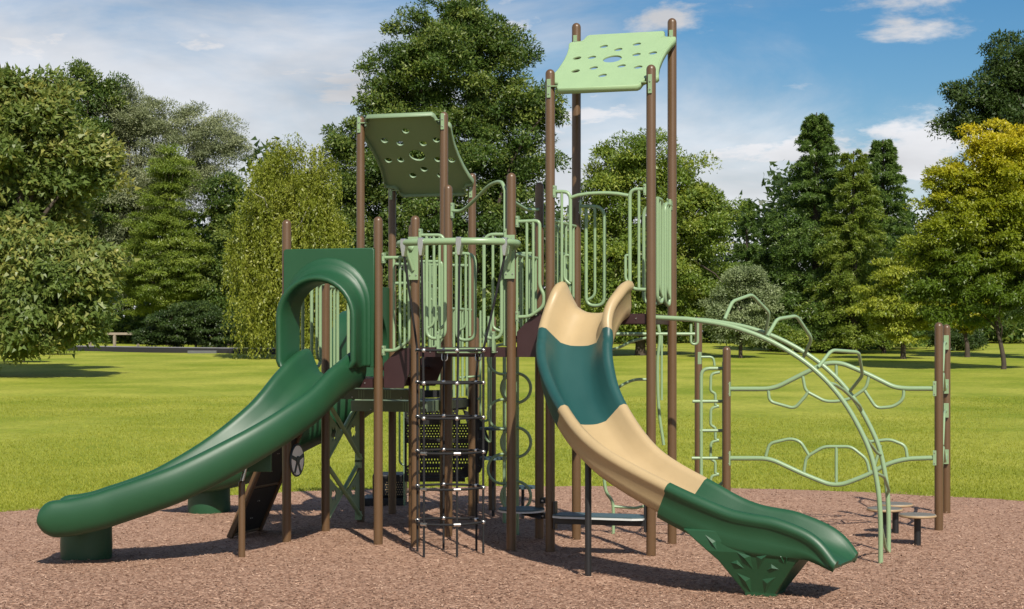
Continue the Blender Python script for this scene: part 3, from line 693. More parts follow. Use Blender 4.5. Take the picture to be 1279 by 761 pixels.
# ---- roofs
def roof(label, cz_f, cz_b, x0, x1, y0, y1, mat='sage', front_lip=True):
    xc, yc = (x0+x1)/2, (y0+y1)/2
    rt = part('roof'); rt['label'] = label
    o = (xc, yc, (cz_f+cz_b)/2); e1 = (1, 0, 0); e2 = (0, y1-y0, cz_b-cz_f)
    fr = basis(o, e1, e2)
    W, H = (x1-x0)/2, math.hypot(y1-y0, cz_b-cz_f)/2
    q = [(.40, .735), (.425, .70), (.435, .60), (.46, .565), (.565, .545), (.575, .50), (.545, .36), (.525, .20), (.518, .0)]
    ql = [(x, -y) for x, y in q]
    ol = ql + q[::-1][1:] + [(-x, y) for x, y in q] + [(-x, y) for x, y in ql[::-1][1:]]
    def ell(cx, cy, rx, n=20): return [(cx+rx*math.cos(-2*math.pi*i/n), cy+rx*math.sin(-2*math.pi*i/n)) for i in range(n)]
    holes = [ell(0, 0, .10)]+[ell(a, b, .045) for a, b in ((-.17, .375), (.01, .263), (.186, .39), (-.396, .075), (-.235, .074), (.24, .09), (.41, .11), (-.33, -.29), (-.15, -.23), (.14, -.21), (.326, -.267), (-.01, -.447))]
    p = plate('roof_panel', ol, holes, .022, M[mat], rt, fr)
    # rolled lip round the edge, turned down
    up = (fr.to_3x3() @ Vector((0, 0, 1))); s = 1 if up.z > 0 else -1
    n = len(ol); mb = MB(); vs = []
    for i, (a, b) in enumerate(ol):
        d = Vector((a, b)).normalized()*.012
        for (q, zz) in ((0, .011), (1, .006), (1, -.055), (0, -.055), (0, -.012)):
            vs.append(fr @ Vector((a+d.x*q, b+d.y*q, zz*s)))
    fs = [(i*5+j, i*5+(j+1) % 5, ((i+1) % n)*5+(j+1) % 5, ((i+1) % n)*5+j) for i in range(n) for j in range(5)]
    mb.add(vs, fs, True).build('lip', M[mat], rt)
    # brackets to the four posts
    for (x, y, z) in ((x0, y0, cz_f), (x1, y0, cz_f), (x0, y1, cz_b), (x1, y1, cz_b)):
        sx = 1 if x < xc else -1
        b = MB().box((x-.02, y-PR-.012, z-.14), (x+.02, y-PR-.001, z+.05)).box((x-.02+sx*.02, y-PR-.012, z-.03), (x+sx*.11, y-PR+.05, z-.018)).build('bracket', M['lime'], rt, .003)
        bolts(b, [((x, y-PR-.012, z-.02), (0, -1, 0)), ((x, y-PR-.012, z-.1), (0, -1, 0))])
    return rt
zf = zat(152, POSTS['D'][:2]); zb = zat(236, POSTS['E'][:2])
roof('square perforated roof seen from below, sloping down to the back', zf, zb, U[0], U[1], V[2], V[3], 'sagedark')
zf = zat(106, POSTS['FL'][:2]); zb = zat(51, POSTS['BL'][:2])
roof('square perforated roof in full sun on the tallest posts, sloping up to the back', zf, zb, U[4], U[5], V[0], V[1])

# ---- decks
Z3, Z2, Z1 = 1.77, 2.10, 2.44
def perforated(mb, x0, x1, y0, y1, z, nx, ny, fill=.5, axis='z', w=None):
    """plate lattice with real holes: bars between staggered square holes"""
    for j in range(ny):
        for i in range(nx):
            if (i+j) % 2 == 0: continue
            a0, a1 = x0+(x1-x0)*i/nx, x0+(x1-x0)*(i+1)/nx; b0, b1 = y0+(y1-y0)*j/ny, y0+(y1-y0)*(j+1)/ny
            e = .08*(a1-a0); f_ = .08*(b1-b0)
            q = [(a0-e, b0-f_), (a1+e, b0-f_), (a1+e, b1+f_), (a0-e, b1+f_)]
            n = len(mb.v)
            mb.add([(p[0], p[1], z) for p in q] if axis == 'z' else [(p[0], z, p[1]) for p in q], [(0, 1, 2, 3)])
def deck(x0, x1, y0, y1, z, mat='maroon', th=.10, holes=True):
    d = MB()
    e = .035
    d.box((x0+e, y0+.02, z-th), (x1-e, y0+.045, z)).box((x0+e, y1-.045, z-th), (x1-e, y1-.02, z))
    d.box((x0+.02, y0+.048, z-th), (x0+.045, y1-.048, z)).box((x1-.045, y0+.048, z-th), (x1-.02, y1-.048, z))
    dk = d.build('deck', M[mat], PLAY)
    t = MB().box((x0+.047, y0+.047, z-.03), (x1-.047, y1-.047, z-.004)).build('deck_plate', M[mat], dk)
    bolts(dk, [((x0+.16, y0+.02, z-.05), (0, -1, 0)), ((x1-.16, y0+.02, z-.05), (0, -1, 0))])
    return dk
deck(U[0], U[1], V[0], V[1], Z3); deck(U[2], U[3], V[0], V[1], Z2); deck(U[4], U[5], V[0], V[1], Z1)
# stepped transfer decks behind the left bay, going down towards the stair
def step_deck(x0, x1, y0, y1, z, th):
    d = MB().box((x0, y0, z-th), (x1, y1, z)).build('step_deck', M['olive'], PLAY, .004)
    bolts(d, [((x0+.25, y0, z-th*.8), (0, -1, 0)), ((x1-.1, y0, z-th*.8), (0, -1, 0))])
    n = MB()
    for k in range(2):
        for i in range(9):
            for j in range(3): 
                xx = x0+.33+k*.32+j*.03; zz = z-.015-i*th/11; n.tube([(xx, y0-.0015, zz), (xx, y0+.001, zz)], .006, 6)
    n.build('rivet', M['lime'], d)['kind'] = 'stuff'
step_deck(U[0]-.05+.10, U[1]-.06, V[1]+.06, V[1]+.50, 1.625, .115)
step_deck(U[0]+.06, U[1]-.06, V[2]-.45, V[2]+.02, 1.475, .125)
deck(U[0], U[1], V[2]+.03, V[3], 1.46, 'black')
# sloped stair bays between the decks
def stair_bay(x0, x1, z0, z1):
    for y in (V[0]+.03, V[1]-.03):
        th = .02
        poly = [(x0+.02, y, z0-.10), (x0+.02, y, z0+.16), (x0+.19, y, z1-.012), (x1-.02, y, z1-.004), (x1-.02, y, z1-.20), (x0+.24, y, z0-.10)]
        MB().sheet(poly, (0, 1, 0), th).build('stair_stringer', M['maroon'], PLAY, .003)
    n = 2
    for i in range(n):
        t = (i+.5)/n; xx = x0+(x1-x0)*t; zz = z0+(z1-z0)*(i+.7)/n
        MB().box((xx-.10, V[0]+.055, zz-.03), (xx+.10, V[1]-.055, zz)).build('stair_tread', M['maroon'], PLAY, .004)
stair_bay(U[1]+.03, U[2]-.03, Z3, Z2); stair_bay(U[3]+.03, U[4]-.03, Z2, Z1)

# ---- slides
def chute(name, spine, mats, cuts, W=.33, parent=None, rail_h=None, depth=.1, rw=.085, wid=None, rolled=False, nose=False, slab=False):
    """spine: list of (x, y, z); cuts: spine fractions where the moulded sections meet"""
    sp = [Vector(p) for p in catmull(spine, 10)]; n = len(sp)
    cum = [0]
    for i in range(1, n): cum.append(cum[-1]+(sp[i]-sp[i-1]).length)
    tt = [c/cum[-1] for c in cum]
    def prof(h, w, depth, slab=False):
        rr = .042; q = []
        wi = w-rw
        for k in range(13):                                  # inside, left rail to right rail
            s = -1+2*k/12; q.append((s*wi, (abs(s)**3.2)*(h-.03)-(.012 if k in (2, 10) else 0)+(.008 if k in (1, 11) else 0)))
        if rolled:                                           # one big smooth roll from rail to underside
            side = [(wi+.012, h-.004), (wi+.03, h+.012), (wi+rw*.5, h+.022), (w-.02, h+.014), (w+.004, h-.012), (w+.02, h-.06), (w+.026, h-.12), (w+.018, h*.35-.05), (w-.006, -.045), (w-.05, -depth*.8), (w-.12, -depth*.97)]
            return q+side+[(w*.35, -depth), (-w*.35, -depth)]+[(-x, y) for x, y in side[::-1]]
        q += [(wi+.014, h-.002), (wi+rw*.5, h+.016), (w-.018, h+.004), (w, h-.028), (w, h-.062), (w-.028, h-.085)]
        if slab: q += [(w-.026, h*.35-.05), (w-.026, -.05), (w-.045, -depth), (w*.35, -depth), (-w*.35, -depth), (-w+.045, -depth), (-w+.026, -.05), (-w+.026, h*.35-.05)]
        else: q += [(w-.03, h*.35-.05), (w-.05, -.03), (w-.12, -depth*.85), (w*.35, -depth), (-w*.35, -depth), (-w+.12, -depth*.85), (-w+.05, -.03), (-w+.03, h*.35-.05)]
        q += [(-w+.028, h-.085), (-w, h-.062), (-w, h-.028), (-w+.018, h+.004), (-wi-rw*.5, h+.016), (-wi-.014, h-.002)]
        return q
    secs = []
    b = [0]+list(cuts)+[1.0001]
    frames = []
    for i in range(n):
        t = (sp[min(i+1, n-1)]-sp[max(i-1, 0)]).normalized()
        lat = Vector((t.y, -t.x, 0)).normalized()            # to the rider's right
        up = lat.cross(t); up = up if up.z > 0 else -up
        frames.append((sp[i], lat, up))
    for k, m in enumerate(mats):
        idx = [i for i in range(n) if b[k]-1e-6 <= tt[i] <= b[k+1]]
        # share the joint station with a 3 mm gap kept by a slightly raised collar
        if k+1 < len(mats):
            nx = max(idx)+1
            if nx < n: idx.append(nx)
        mb = MB(); vs = []; P = None
        for i in idx:
            h = rail_h(tt[i]) if rail_h else .22; w = wid(tt[i]) if wid else W
            dp = depth(tt[i]) if callable(depth) else depth; P = prof(h, w, dp, slab and k == len(mats)-1); o, lat, up = frames[i]
            vs += [o+lat*a+up*c for a, c in P]
        m_ = len(P); r = len(idx)
        if nose and k == len(mats)-1:                        # rounded closed nose
            fw = up.cross(lat); fw = fw if fw.dot(sp[-1]-sp[-2]) > 0 else -fw; cz = (h-dp)/2
            for th in (.25, .5, .75, 1.0, 1.2, 1.4, 1.52):
                vs += [o+fw*(.17*math.sin(th))+lat*a*(1-.16*(1-math.cos(th))**2)+up*(cz+(c-cz)*math.cos(th)) for a, c in P]; r += 1
        fs = [(i*m_+j, (i+1)*m_+j, (i+1)*m_+(j+1) % m_, i*m_+(j+1) % m_) for i in range(r-1) for j in range(m_)]
        mb.add(vs, fs, True)
        mb.add(vs[:m_], [tuple(range(m_))]); mb.add(vs[-m_:], [tuple(reversed(range(m_)))])
        o = mb.build('chute_section', M[m], parent); secs.append(o)
    return sp, frames
def drum(name, c, r, h, mat, parent):
    prof = [(r*.97, -.03), (r*.985, .02), (r, h*.3), (r*.985, h*.55), (r*.985, h)]
    return MB().lathe(prof, c, 32).build(name, M[mat], parent)

# beige and green slide
sl = part('slide'); sl['label'] = 'beige, teal and green open slide curving down to the right'
def rh3(t): return .315-.09*min(1, t/.16) if t < .16 else .225+.02*math.sin(t*9) if t < .86 else (.225+.02*math.sin(t*9))*(1-.85*((t-.86)/.14)**2)
SP3 = [(3.41, .03, 2.45), (3.40, -.12, 2.41), (3.345, -.45, 2.08), (3.42, -.85, 1.73), (3.66, -1.27, 1.38), (4.08, -1.68, 1.02), (4.72, -1.98, .70), (5.18, -2.10, .50), (5.60, -2.16, .43), (5.90, -2.20, .395), (6.13, -2.24, .31)]
chute('slide', SP3, ['tan', 'teal', 'tan', 'green'], (.115, .37, .66), parent=sl, slab=True, rail_h=rh3, rw=.105, wid=lambda t: .40-.045*min(1, t/.3), depth=lambda t: .1 if t < .85 else .1-.075*((t-.85)/.15))
p = Pg(734.7, 722.6); dome_post('support_pole', p.x, p.y, 1.25, .030, 'black', sl)
def slide_foot(parent):
    """V-shaped moulded foot under the exit, ribbed on both faces"""
    c = Vector((5.44, -2.14, 0)); d = Vector((1, -.13, 0)).normalized(); s = Vector((d.y, -d.x, 0))
    lv = [(-.03, -.13, .13, .17), (.03, -.135, .135, .18), (.30, -.33, .33, .290), (.38, -.42, .41, .318), (.47, -.53, .38, .322), (.56, -.64, .20, .318)]
    vs = []
    for (h, a0, a1, q) in lv:
        for a, b_ in ((a0, -q), (a1, -q), (a1, q), (a0, q)): vs.append(c+d*a+s*b_+Vector((0, 0, h)))
    n_ = len(lv)
    fs = [(0, 3, 2, 1), tuple((n_-1)*4+j for j in range(4))]+[(k*4+j, k*4+(j+1) % 4, (k+1)*4+(j+1) % 4, (k+1)*4+j) for k in range(n_-1) for j in range(4)]
    f = MB().add(vs, fs).build('slide_foot', M['green'], parent, .014, 3)
    # raised triangular facets
    def qz(z): 
        for i in range(n_-1):
            if z <= lv[i+1][0]: t = (z-lv[i][0])/(lv[i+1][0]-lv[i][0]); return lv[i][3]+(lv[i+1][3]-lv[i][3])*t
    for q in (-1, 1):
        for tri in (((-.45, .53), (-.31, .35), (-.34, .47)), ((-.22, .43), (-.02, .22), (-.03, .36)), ((.18, .43), (-.01, .36), (.0, .22)), ((.19, .415), (.245, .29), (.24, .38)), ((.31, .40), (.25, .29), (.255, .38)),
                    ((-.19, .21), (-.07, .02), (-.06, .16)), ((.17, .19), (.03, .16), (.04, .02)), ((-.23, .29), (-.10, .235), (-.16, .32)), ((.08, .235), (.20, .25), (.13, .30))):
            pts = [c+d*a+s*(qz(z)-.003)*q+Vector((0, 0, z)) for a, z in tri]
            am, zm = sum(a for a, z in tri)/3, sum(z for a, z in tri)/3
            MB().add(pts+[c+d*am+s*(qz(zm)+.019)*q+Vector((0, 0, zm))], [(0, 1, 3), (1, 2, 3), (2, 0, 3), (0, 2, 1)]).build('facet', M['green'], parent)
slide_foot(sl)

# long green slide at the left
def hood(parent, fr, w=.98, zb=.12, zt=1.375, flip=1):
    """square panel with an arched tunnel mouth; frame: X across, Y up, Z outwards"""
    def arch(r, z0, cy, n=18, rd=.0):
        L = [(-r+rd, z0), (-r+rd*.3, z0+rd*.3), (-r, z0+rd)] if rd else [(-r, z0)]*3
        return L+[(r*math.cos(math.pi-math.pi*i/n), cy+r*math.sin(math.pi-math.pi*i/n)) for i in range(n+1)]+[(-x, y) for x, y in L[::-1]]
    hw = w/2
    cy = .70
    # panel with the opening cut out below
    op = arch(.40, zb, cy)[2:-2]
    ol = [(-hw, zb), (-hw, zt-.02), (-hw+.02, zt), (hw-.02, zt), (hw, zt-.02), (hw, zb)]+[(x, y) for x, y in reversed(op)]
    plate('hood_panel', ol, [], .05, M['green'], parent, fr @ Matrix.Translation((0, 0, .0)), .008)
    # stepped tunnel mouth: loops of arches from the panel outwards, around the rolled rim and back inside
    loops = [(.488, .01, .79), (.484, .045, .79), (.476, .054, .785), (.462, .060, .77), (.458, .095, .755), (.450, .107, .74), (.436, .115, .72), (.430, .18, .69), (.440, .28, .65), (.450, .345, .632), (.446, .372, .63), (.424, .388, .63), (.400, .380, .63), (.384, .345, .63), (.368, .2, .64), (.362, -.05, .65)]
    mb = MB(); vs = []
    for r, o, cy_ in loops:
        a = arch(r, zb+.005 if o < .15 else zb-.02, cy_, rd=.03 if o < .2 else .09)
        vs += [fr @ Vector((x, y, o)) for x, y in a]
    m = len(arch(.3, 0, .5))
    fs = [(i*m+j, i*m+j+1, (i+1)*m+j+1, (i+1)*m+j) for i in range(len(loops)-1) for j in range(m-1)]
    mb.add(vs, fs, True)
    # close the two foot ends
    for e in (0, m-1): mb.add([vs[i*m+e] for i in range(len(loops))], [tuple(range(len(loops)))])
    mb.build('tunnel_mouth', M['green'], parent)
sl = part('slide'); sl['label'] = 'long open green slide running down to the left from a square hood'
SP1 = [(.525, .05, 1.79), (.525, -.15, 1.765), (.50, -.5, 1.64), (.38, -.95, 1.355), (.08, -1.38, 1.04), (-.40, -1.75, .72), (-.95, -2.0, .50), (-1.22, -2.10, .425), (-1.38, -2.15, .405)]
def rh1(t): return .275-.06*min(1, t/.25)
chute('slide', SP1, ['green', 'green'], (.07,), W=.355, parent=sl, rail_h=rh1, depth=.13, rw=.115, rolled=True, nose=True)
hood(sl, basis((.512, -.045, Z3), (1, 0, 0), (0, 0, 1)), w=1.035)
g = Pg(107, 700); g = g+Vector((-.10, .18, 0))
drum('slide_foot', (g.x, g.y, 0), .255, .44, 'green', sl)
p = Pg(302, 698); dome_post('support_pole', p.x, p.y, .78, .034, 'brown', sl)
MB().tube([(p.x, p.y, .76), (p.x+.04, p.y+.04, .96)], .02, 8).build('pole_clamp', M['steel'], sl)
mbk = MB(); q0 = Vector((p.x, p.y, .86)); mbk.sheet([q0+Vector((-.10, .03, 0)), q0+Vector((.26, .12, .0)), q0+Vector((.26, .12, .26)), q0+Vector((.12, .08, .16))], (-.24, .97, 0), .06).build('mounting_lug', M['green'], sl, .006)

# short green slide behind
sl = part('slide'); sl['label'] = 'second green slide behind the long one, running straight to the left'
SP2 = [(.02, 2.62, 1.49), (-.2, 2.62, 1.42), (-.55, 2.63, 1.19), (-1.0, 2.65, .98), (-1.4, 2.66, .77), (-1.8, 2.67, .54), (-2.2, 2.68, .43), (-2.6, 2.69, .41)]
chute('slide', SP2, ['green', 'green'], (.5,), W=.34, parent=sl, rail_h=lambda t: .28-.06*min(1, t/.2), depth=.15, rw=.115, rolled=True, nose=True)
hood(sl, basis((-.045, 2.62, 1.46), (0, -1, 0), (0, 0, 1)))
g = Pg(252, 641); drum('slide_foot', (g.x, g.y+.2, 0), .27, .32, 'green', sl)

# ---- barriers: bent pale green tube panels traced on their own upright planes
TR, BRr = .0185, .0150
def barrier(fn, frame, bars, r=TR, rb=BRr, fl=.09, closed=False, name='barrier'):
    """frame: main bent tube (pixels on the panel's plane); bars: straight or hooked tubes inside it"""
    pts = [fn(*q) for q in frame]
    o = MB().tube(fillet(pts, fl, 6), r, 10).build(name, M['lime'], PLAY)
    for b in bars: MB().tube(fillet([fn(*q) for q in b], fl*.8, 6), rb, 8).build('bar', M['lime'], o)
    return o
def clamp(fn, px, py0, py1, parent, dx=.0):
    a, b = fn(px, py0), fn(px, py1)
    c = MB().box((a.x-.014, a.y-.03, b.z), (a.x+.014, a.y+.03, a.z)).build('clamp', M['lime'], parent, .003)
    bolts(c, [((a.x, a.y-.03, a.z-.02), (0, -1, 0)), ((a.x, a.y-.03, b.z+.02), (0, -1, 0))], .007)
f0 = lambda x, y: Py(x, y, V[0]-.005)
f1 = lambda x, y: Py(x, y, V[1]+.0)
f2 = lambda x, y: Py(x, y, V[2])
f3 = lambda x, y: Py(x, y, V[3])
def barriers():
    # tall deck: entrance side
    o = barrier(f0, [(692, 239.5), (712.4, 239.5), (712.4, 352)], [[(701.7, 240), (701.7, 358)], [(712.4, 319), (705, 319), (705, 349), (712.4, 355)]]); clamp(f0, 693, 232, 247, o)
    o = barrier(f0, [(807, 236.5), (786.7, 236.5), (786.7, 361), (807, 362)], [[(798, 237), (798, 361.5)], [(786.7, 319), (781.3, 319), (781.3, 350), (790, 356)]]); clamp(f0, 806, 230, 244, o)
    MB().tube([f0(*q) for q in ((713, 247), (722, 244), (735, 242), (748, 241.3), (760, 241.3), (772, 242.2), (785, 244.5))], TR, 10).build('entrance_bar', M['lime'], PLAY)
    # tall deck: back panels
    for mir in (0, 1):
        g = (lambda x, y: f1(x, y)) if not mir else (lambda x, y: f1(720+839-x, y-2))
        o = barrier(g, [(724, 258), (755, 258), (755, 382), (732, 382), (732, 261)], [[(743, 259), (743, 370), (732, 376)]], fl=.13); clamp(g, 724, 250, 268, o)
    # tall deck: right side panel (u = 3.98) and left side panel (u = 2.93)
    s5 = lambda x, y: Px(x, y, U[5]); s4 = lambda x, y: Px(x, y, U[4]); s3 = lambda x, y: Px(x, y, U[3]); s0 = lambda x, y: Px(x, y, U[0]); s2 = lambda x, y: Px(x, y, U[2])
    def on(fx, v0, z0): return Vector((fx, v0, z0))
    zt = 3.60; zb_ = 2.56
    o = barrier(lambda v, z: on(U[5], v, z), [(.30, zt+.02), (.30, zb_), (.55, zb_), (.55, zt+.02), (.30, zt+.02)], [[(.42, zt), (.42, zb_+.12), (.55, zb_+.05)]], fl=.1)
    o = barrier(lambda v, z: on(U[5], v, z), [(1.0, zt), (.68, zt), (.68, zb_), (.92, zb_-.03), (.92, zt+.06)], [[(.80, zt), (.80, zb_+.12), (.92, zb_+.05)]], fl=.1)
    clamp(lambda v, z: on(U[5], v, z), .98, zt+.05, zt-.05, o)
    o = barrier(lambda v, z: on(U[4], v, z), [(.06, 3.40), (1.0, 3.40)], [[(v, 3.40), (v, 2.50)] for v in (.14, .30, .46, .62, .78, .92)])
    o = barrier(lambda v, z: on(U[4], v, z), [(.30, 3.08), (.30, 2.70), (.62, 2.70), (.62, 3.08), (.30, 3.08)], [], r=BRr)
    clamp(lambda v, z: on(U[4]-.05, v, z), .93, 3.62, 3.48, o)
    # bay between the middle deck and the tall deck
    o = barrier(f0, [(645, 277), (674, 276), (674, 358), (679.5, 368), (679, 383), (662, 395.5), (645, 396.3)], [[(658, 277), (658, 395.5)], [(666, 277), (666, 393.5)]], fl=.05); clamp(f0, 646.5, 270, 284, o); clamp(f0, 646.5, 389, 402, o)
    o = barrier(f1, [(676, 284), (716, 283), (716, 340), (722, 352), (720, 372), (700, 384), (678, 386)], [[(686, 284), (686, 386)], [(697, 284), (697, 385)], [(707, 284), (707, 380)]], fl=.05); clamp(f1, 671.7, 256, 275, o)
    # bay between the left deck and the middle deck
    o = barrier(f0, [(478.5, 322), (511, 322), (511, 425), (494, 438), (478.5, 438)], [[(492, 322), (492, 438)], [(499.5, 322), (499.5, 434)], [(505.5, 322), (505.5, 430)]], fl=.05); clamp(f0, 479.5, 316, 329, o); clamp(f0, 479.5, 432, 444, o)
    o = barrier(f1, [(518, 327), (552, 327), (552, 425), (536, 440), (519, 440)], [[(529, 327), (529, 440)], [(537, 327), (537, 438)], [(544, 327), (544, 433)]], fl=.05)
    # middle deck: front panels left and right of the net
    o = barrier(f0, [(525, 294), (552, 294), (556, 304), (556, 423), (533, 423), (533, 294)], [[(542, 294), (542, 405), (533, 411)], [(549, 296), (549, 412), (556, 405)]], fl=.11); clamp(f0, 525.5, 286, 301, o); clamp(f0, 548, 414, 440, o)
    o = barrier(f0, [(632, 293), (604.5, 293), (604.5, 423), (626.5, 423), (626.5, 306)], [[(615.6, 294), (615.6, 410), (626, 414)]], fl=.11); clamp(f0, 632, 286, 300, o); clamp(f0, 617, 414, 441, o)
    # middle deck: back panels
    o = barrier(f1, [(566, 317), (593.5, 317), (593.5, 425), (570, 425), (570, 308)], [[(581.7, 317), (581.7, 408), (571, 414)], [(587, 317), (587, 420)]], fl=.11)
    o = barrier(f1, [(668, 317), (640, 317), (640, 425), (662, 425), (662, 317)], [[(650, 317), (650, 410), (661, 414)]], fl=.11)
    # middle deck: right side short panel
    o = barrier(lambda v, z: on(U[3], v, z), [(.08, 3.06), (.96, 3.06)], [[(v, 3.06), (v, 2.16)] for v in (.2, .38, .56, .74, .9)])
    # wavy hand rails over the middle deck
    zA = f0(632, 240).z; 
    wv = [Vector((U[2]+.05, V[1]-.02, zat(264, (U[2], V[1])))), Vector((U[2]+.20, .96, zat(263, (U[2], .96)))), Vector((U[2]+.42, .74, zat(249, (1.9, .74)))), Vector((U[2]+.68, .42, zat(232, (2.1, .42)))), Vector((U[2]+.88, .18, zat(228, (2.3, .2)))), Vector((U[3]-.08, .045, zat(238, (U[3]-.08, .05))))]
    o = MB().tube(catmull(wv, 8)+[Vector((U[3]-.08, .045, 2.12))], .019, 10).build('wavy_rail', M['lime'], PLAY)
    clamp(lambda x, z: Vector((U[2]+.055, V[1]-.01, z)), 0, wv[0].z+.09, wv[0].z-.08, o)
    wv = [Vector((U[3], .05, zat(251, (U[3], 0)))), Vector((U[3]+.0, .3, zat(257, (U[3], .3)))), Vector((U[3], .6, zat(262, (U[3], .6)))), Vector((U[3], 1.0, zat(262, (U[3], 1))))]
    MB().tube(catmull(wv, 8), .019, 10).build('wavy_rail', M['lime'], PLAY)
    # left deck: tall loops on its outer side seen through the slide mouth, and on the transfer bay behind
    z0, z1 = 1.88, 2.80
    o = barrier(lambda v, z: on(U[0], v, z), [(.98, z1), (.66, z1), (.66, z0), (.90, z0), (.90, z1)], [[(.80, z1), (.80, z0+.12), (.9, z0+.06)]], fl=.1)
    o = barrier(lambda v, z: on(U[0], v, z), [(.06, z1), (.42, z1), (.42, z0), (.18, z0), (.18, z1)], [[(.30, z1), (.30, z0+.12), (.2, z0+.06)]], fl=.1)
    o = barrier(lambda v, z: on(U[0], v, z), [(1.12, z1-.02), (1.40, z1-.02), (1.40, z0-.08)], [[(1.2, z1-.02), (1.2, z0-.1)], [(1.3, z1-.02), (1.3, z0-.1)]], fl=.08)
    o = barrier(lambda v, z: on(U[0], v, z), [(1.72, z1-.2), (2.04, z1-.2), (2.04, 1.62), (1.72, 1.62), (1.72, z1-.2)], [[(1.88, z1-.2), (1.88, 1.62)]], fl=.08)
    o = barrier(lambda v, z: on(U[1], v, z), [(1.12, 2.9), (1.98, 2.75)], [[(v, 2.9-.17*(v-1.12)), (v, 1.7)] for v in (1.25, 1.42, 1.59, 1.76, 1.93)])
    # roofed deck: rails between its posts and curved hand loops
    o = barrier(f2, [(494, 354), (512, 354), (530, 352), (541, 356)], [[(541, 345), (541, 410)], [(534, 353), (534, 420)]], fl=.04)
    o = barrier(f3, [(493, 330), (586, 332)], [[(x, 331), (x, 440)] for x in (505, 516, 528, 540, 552, 564, 575)])
    o = barrier(lambda v, z: on(U[1], v, z), [(2.16, 2.55), (3.10, 2.55)], [[(v, 2.55), (v, 1.5)] for v in (2.3, 2.46, 2.62, 2.78, 2.94)])
    o = barrier(f2, [(536, 372), (548, 380), (548, 396), (540, 408), (530, 410)], [[(536, 390), (547, 390)]], r=BRr, fl=.06)
    # long hand loops on the far stair, reaching low
    for Z, L in ((21.2, [(585, 388), (585, 500), (600, 500), (600, 388)]), (21.0, [(600, 395), (600, 526), (610, 526), (610, 395)]), (21.5, [(604, 395), (604, 545), (613, 555), (613, 395)]), (22.2, [(499, 488), (499, 578), (505, 582), (505, 488)])):
        MB().tube(fillet([Pz(x, y, Z) for x, y in L], .09, 6), .015, 8).build('hand_loop', M['lime'], PLAY)
    p0 = Pz(505, 582, 22.2); MB().tube([p0, Vector((p0.x, p0.y, -.2))], .015, 8).build('hand_loop_leg', M['lime'], PLAY)
    for (Z, L) in ((20.6, [(571, 472), (600, 470)]), (20.6, [(536, 470), (560, 470), (560, 480)])):
        MB().tube(fillet([Pz(x, y, Z) for x, y in L], .04), .014, 8).build('bar', M['lime'], PLAY)
    MB().tube([Pz(534, 470, 20.6), Pz(534, 493, 20.6)], [.018, .024, ][0:2], 8).build('hand_peg', M['lime'], PLAY)
barriers()

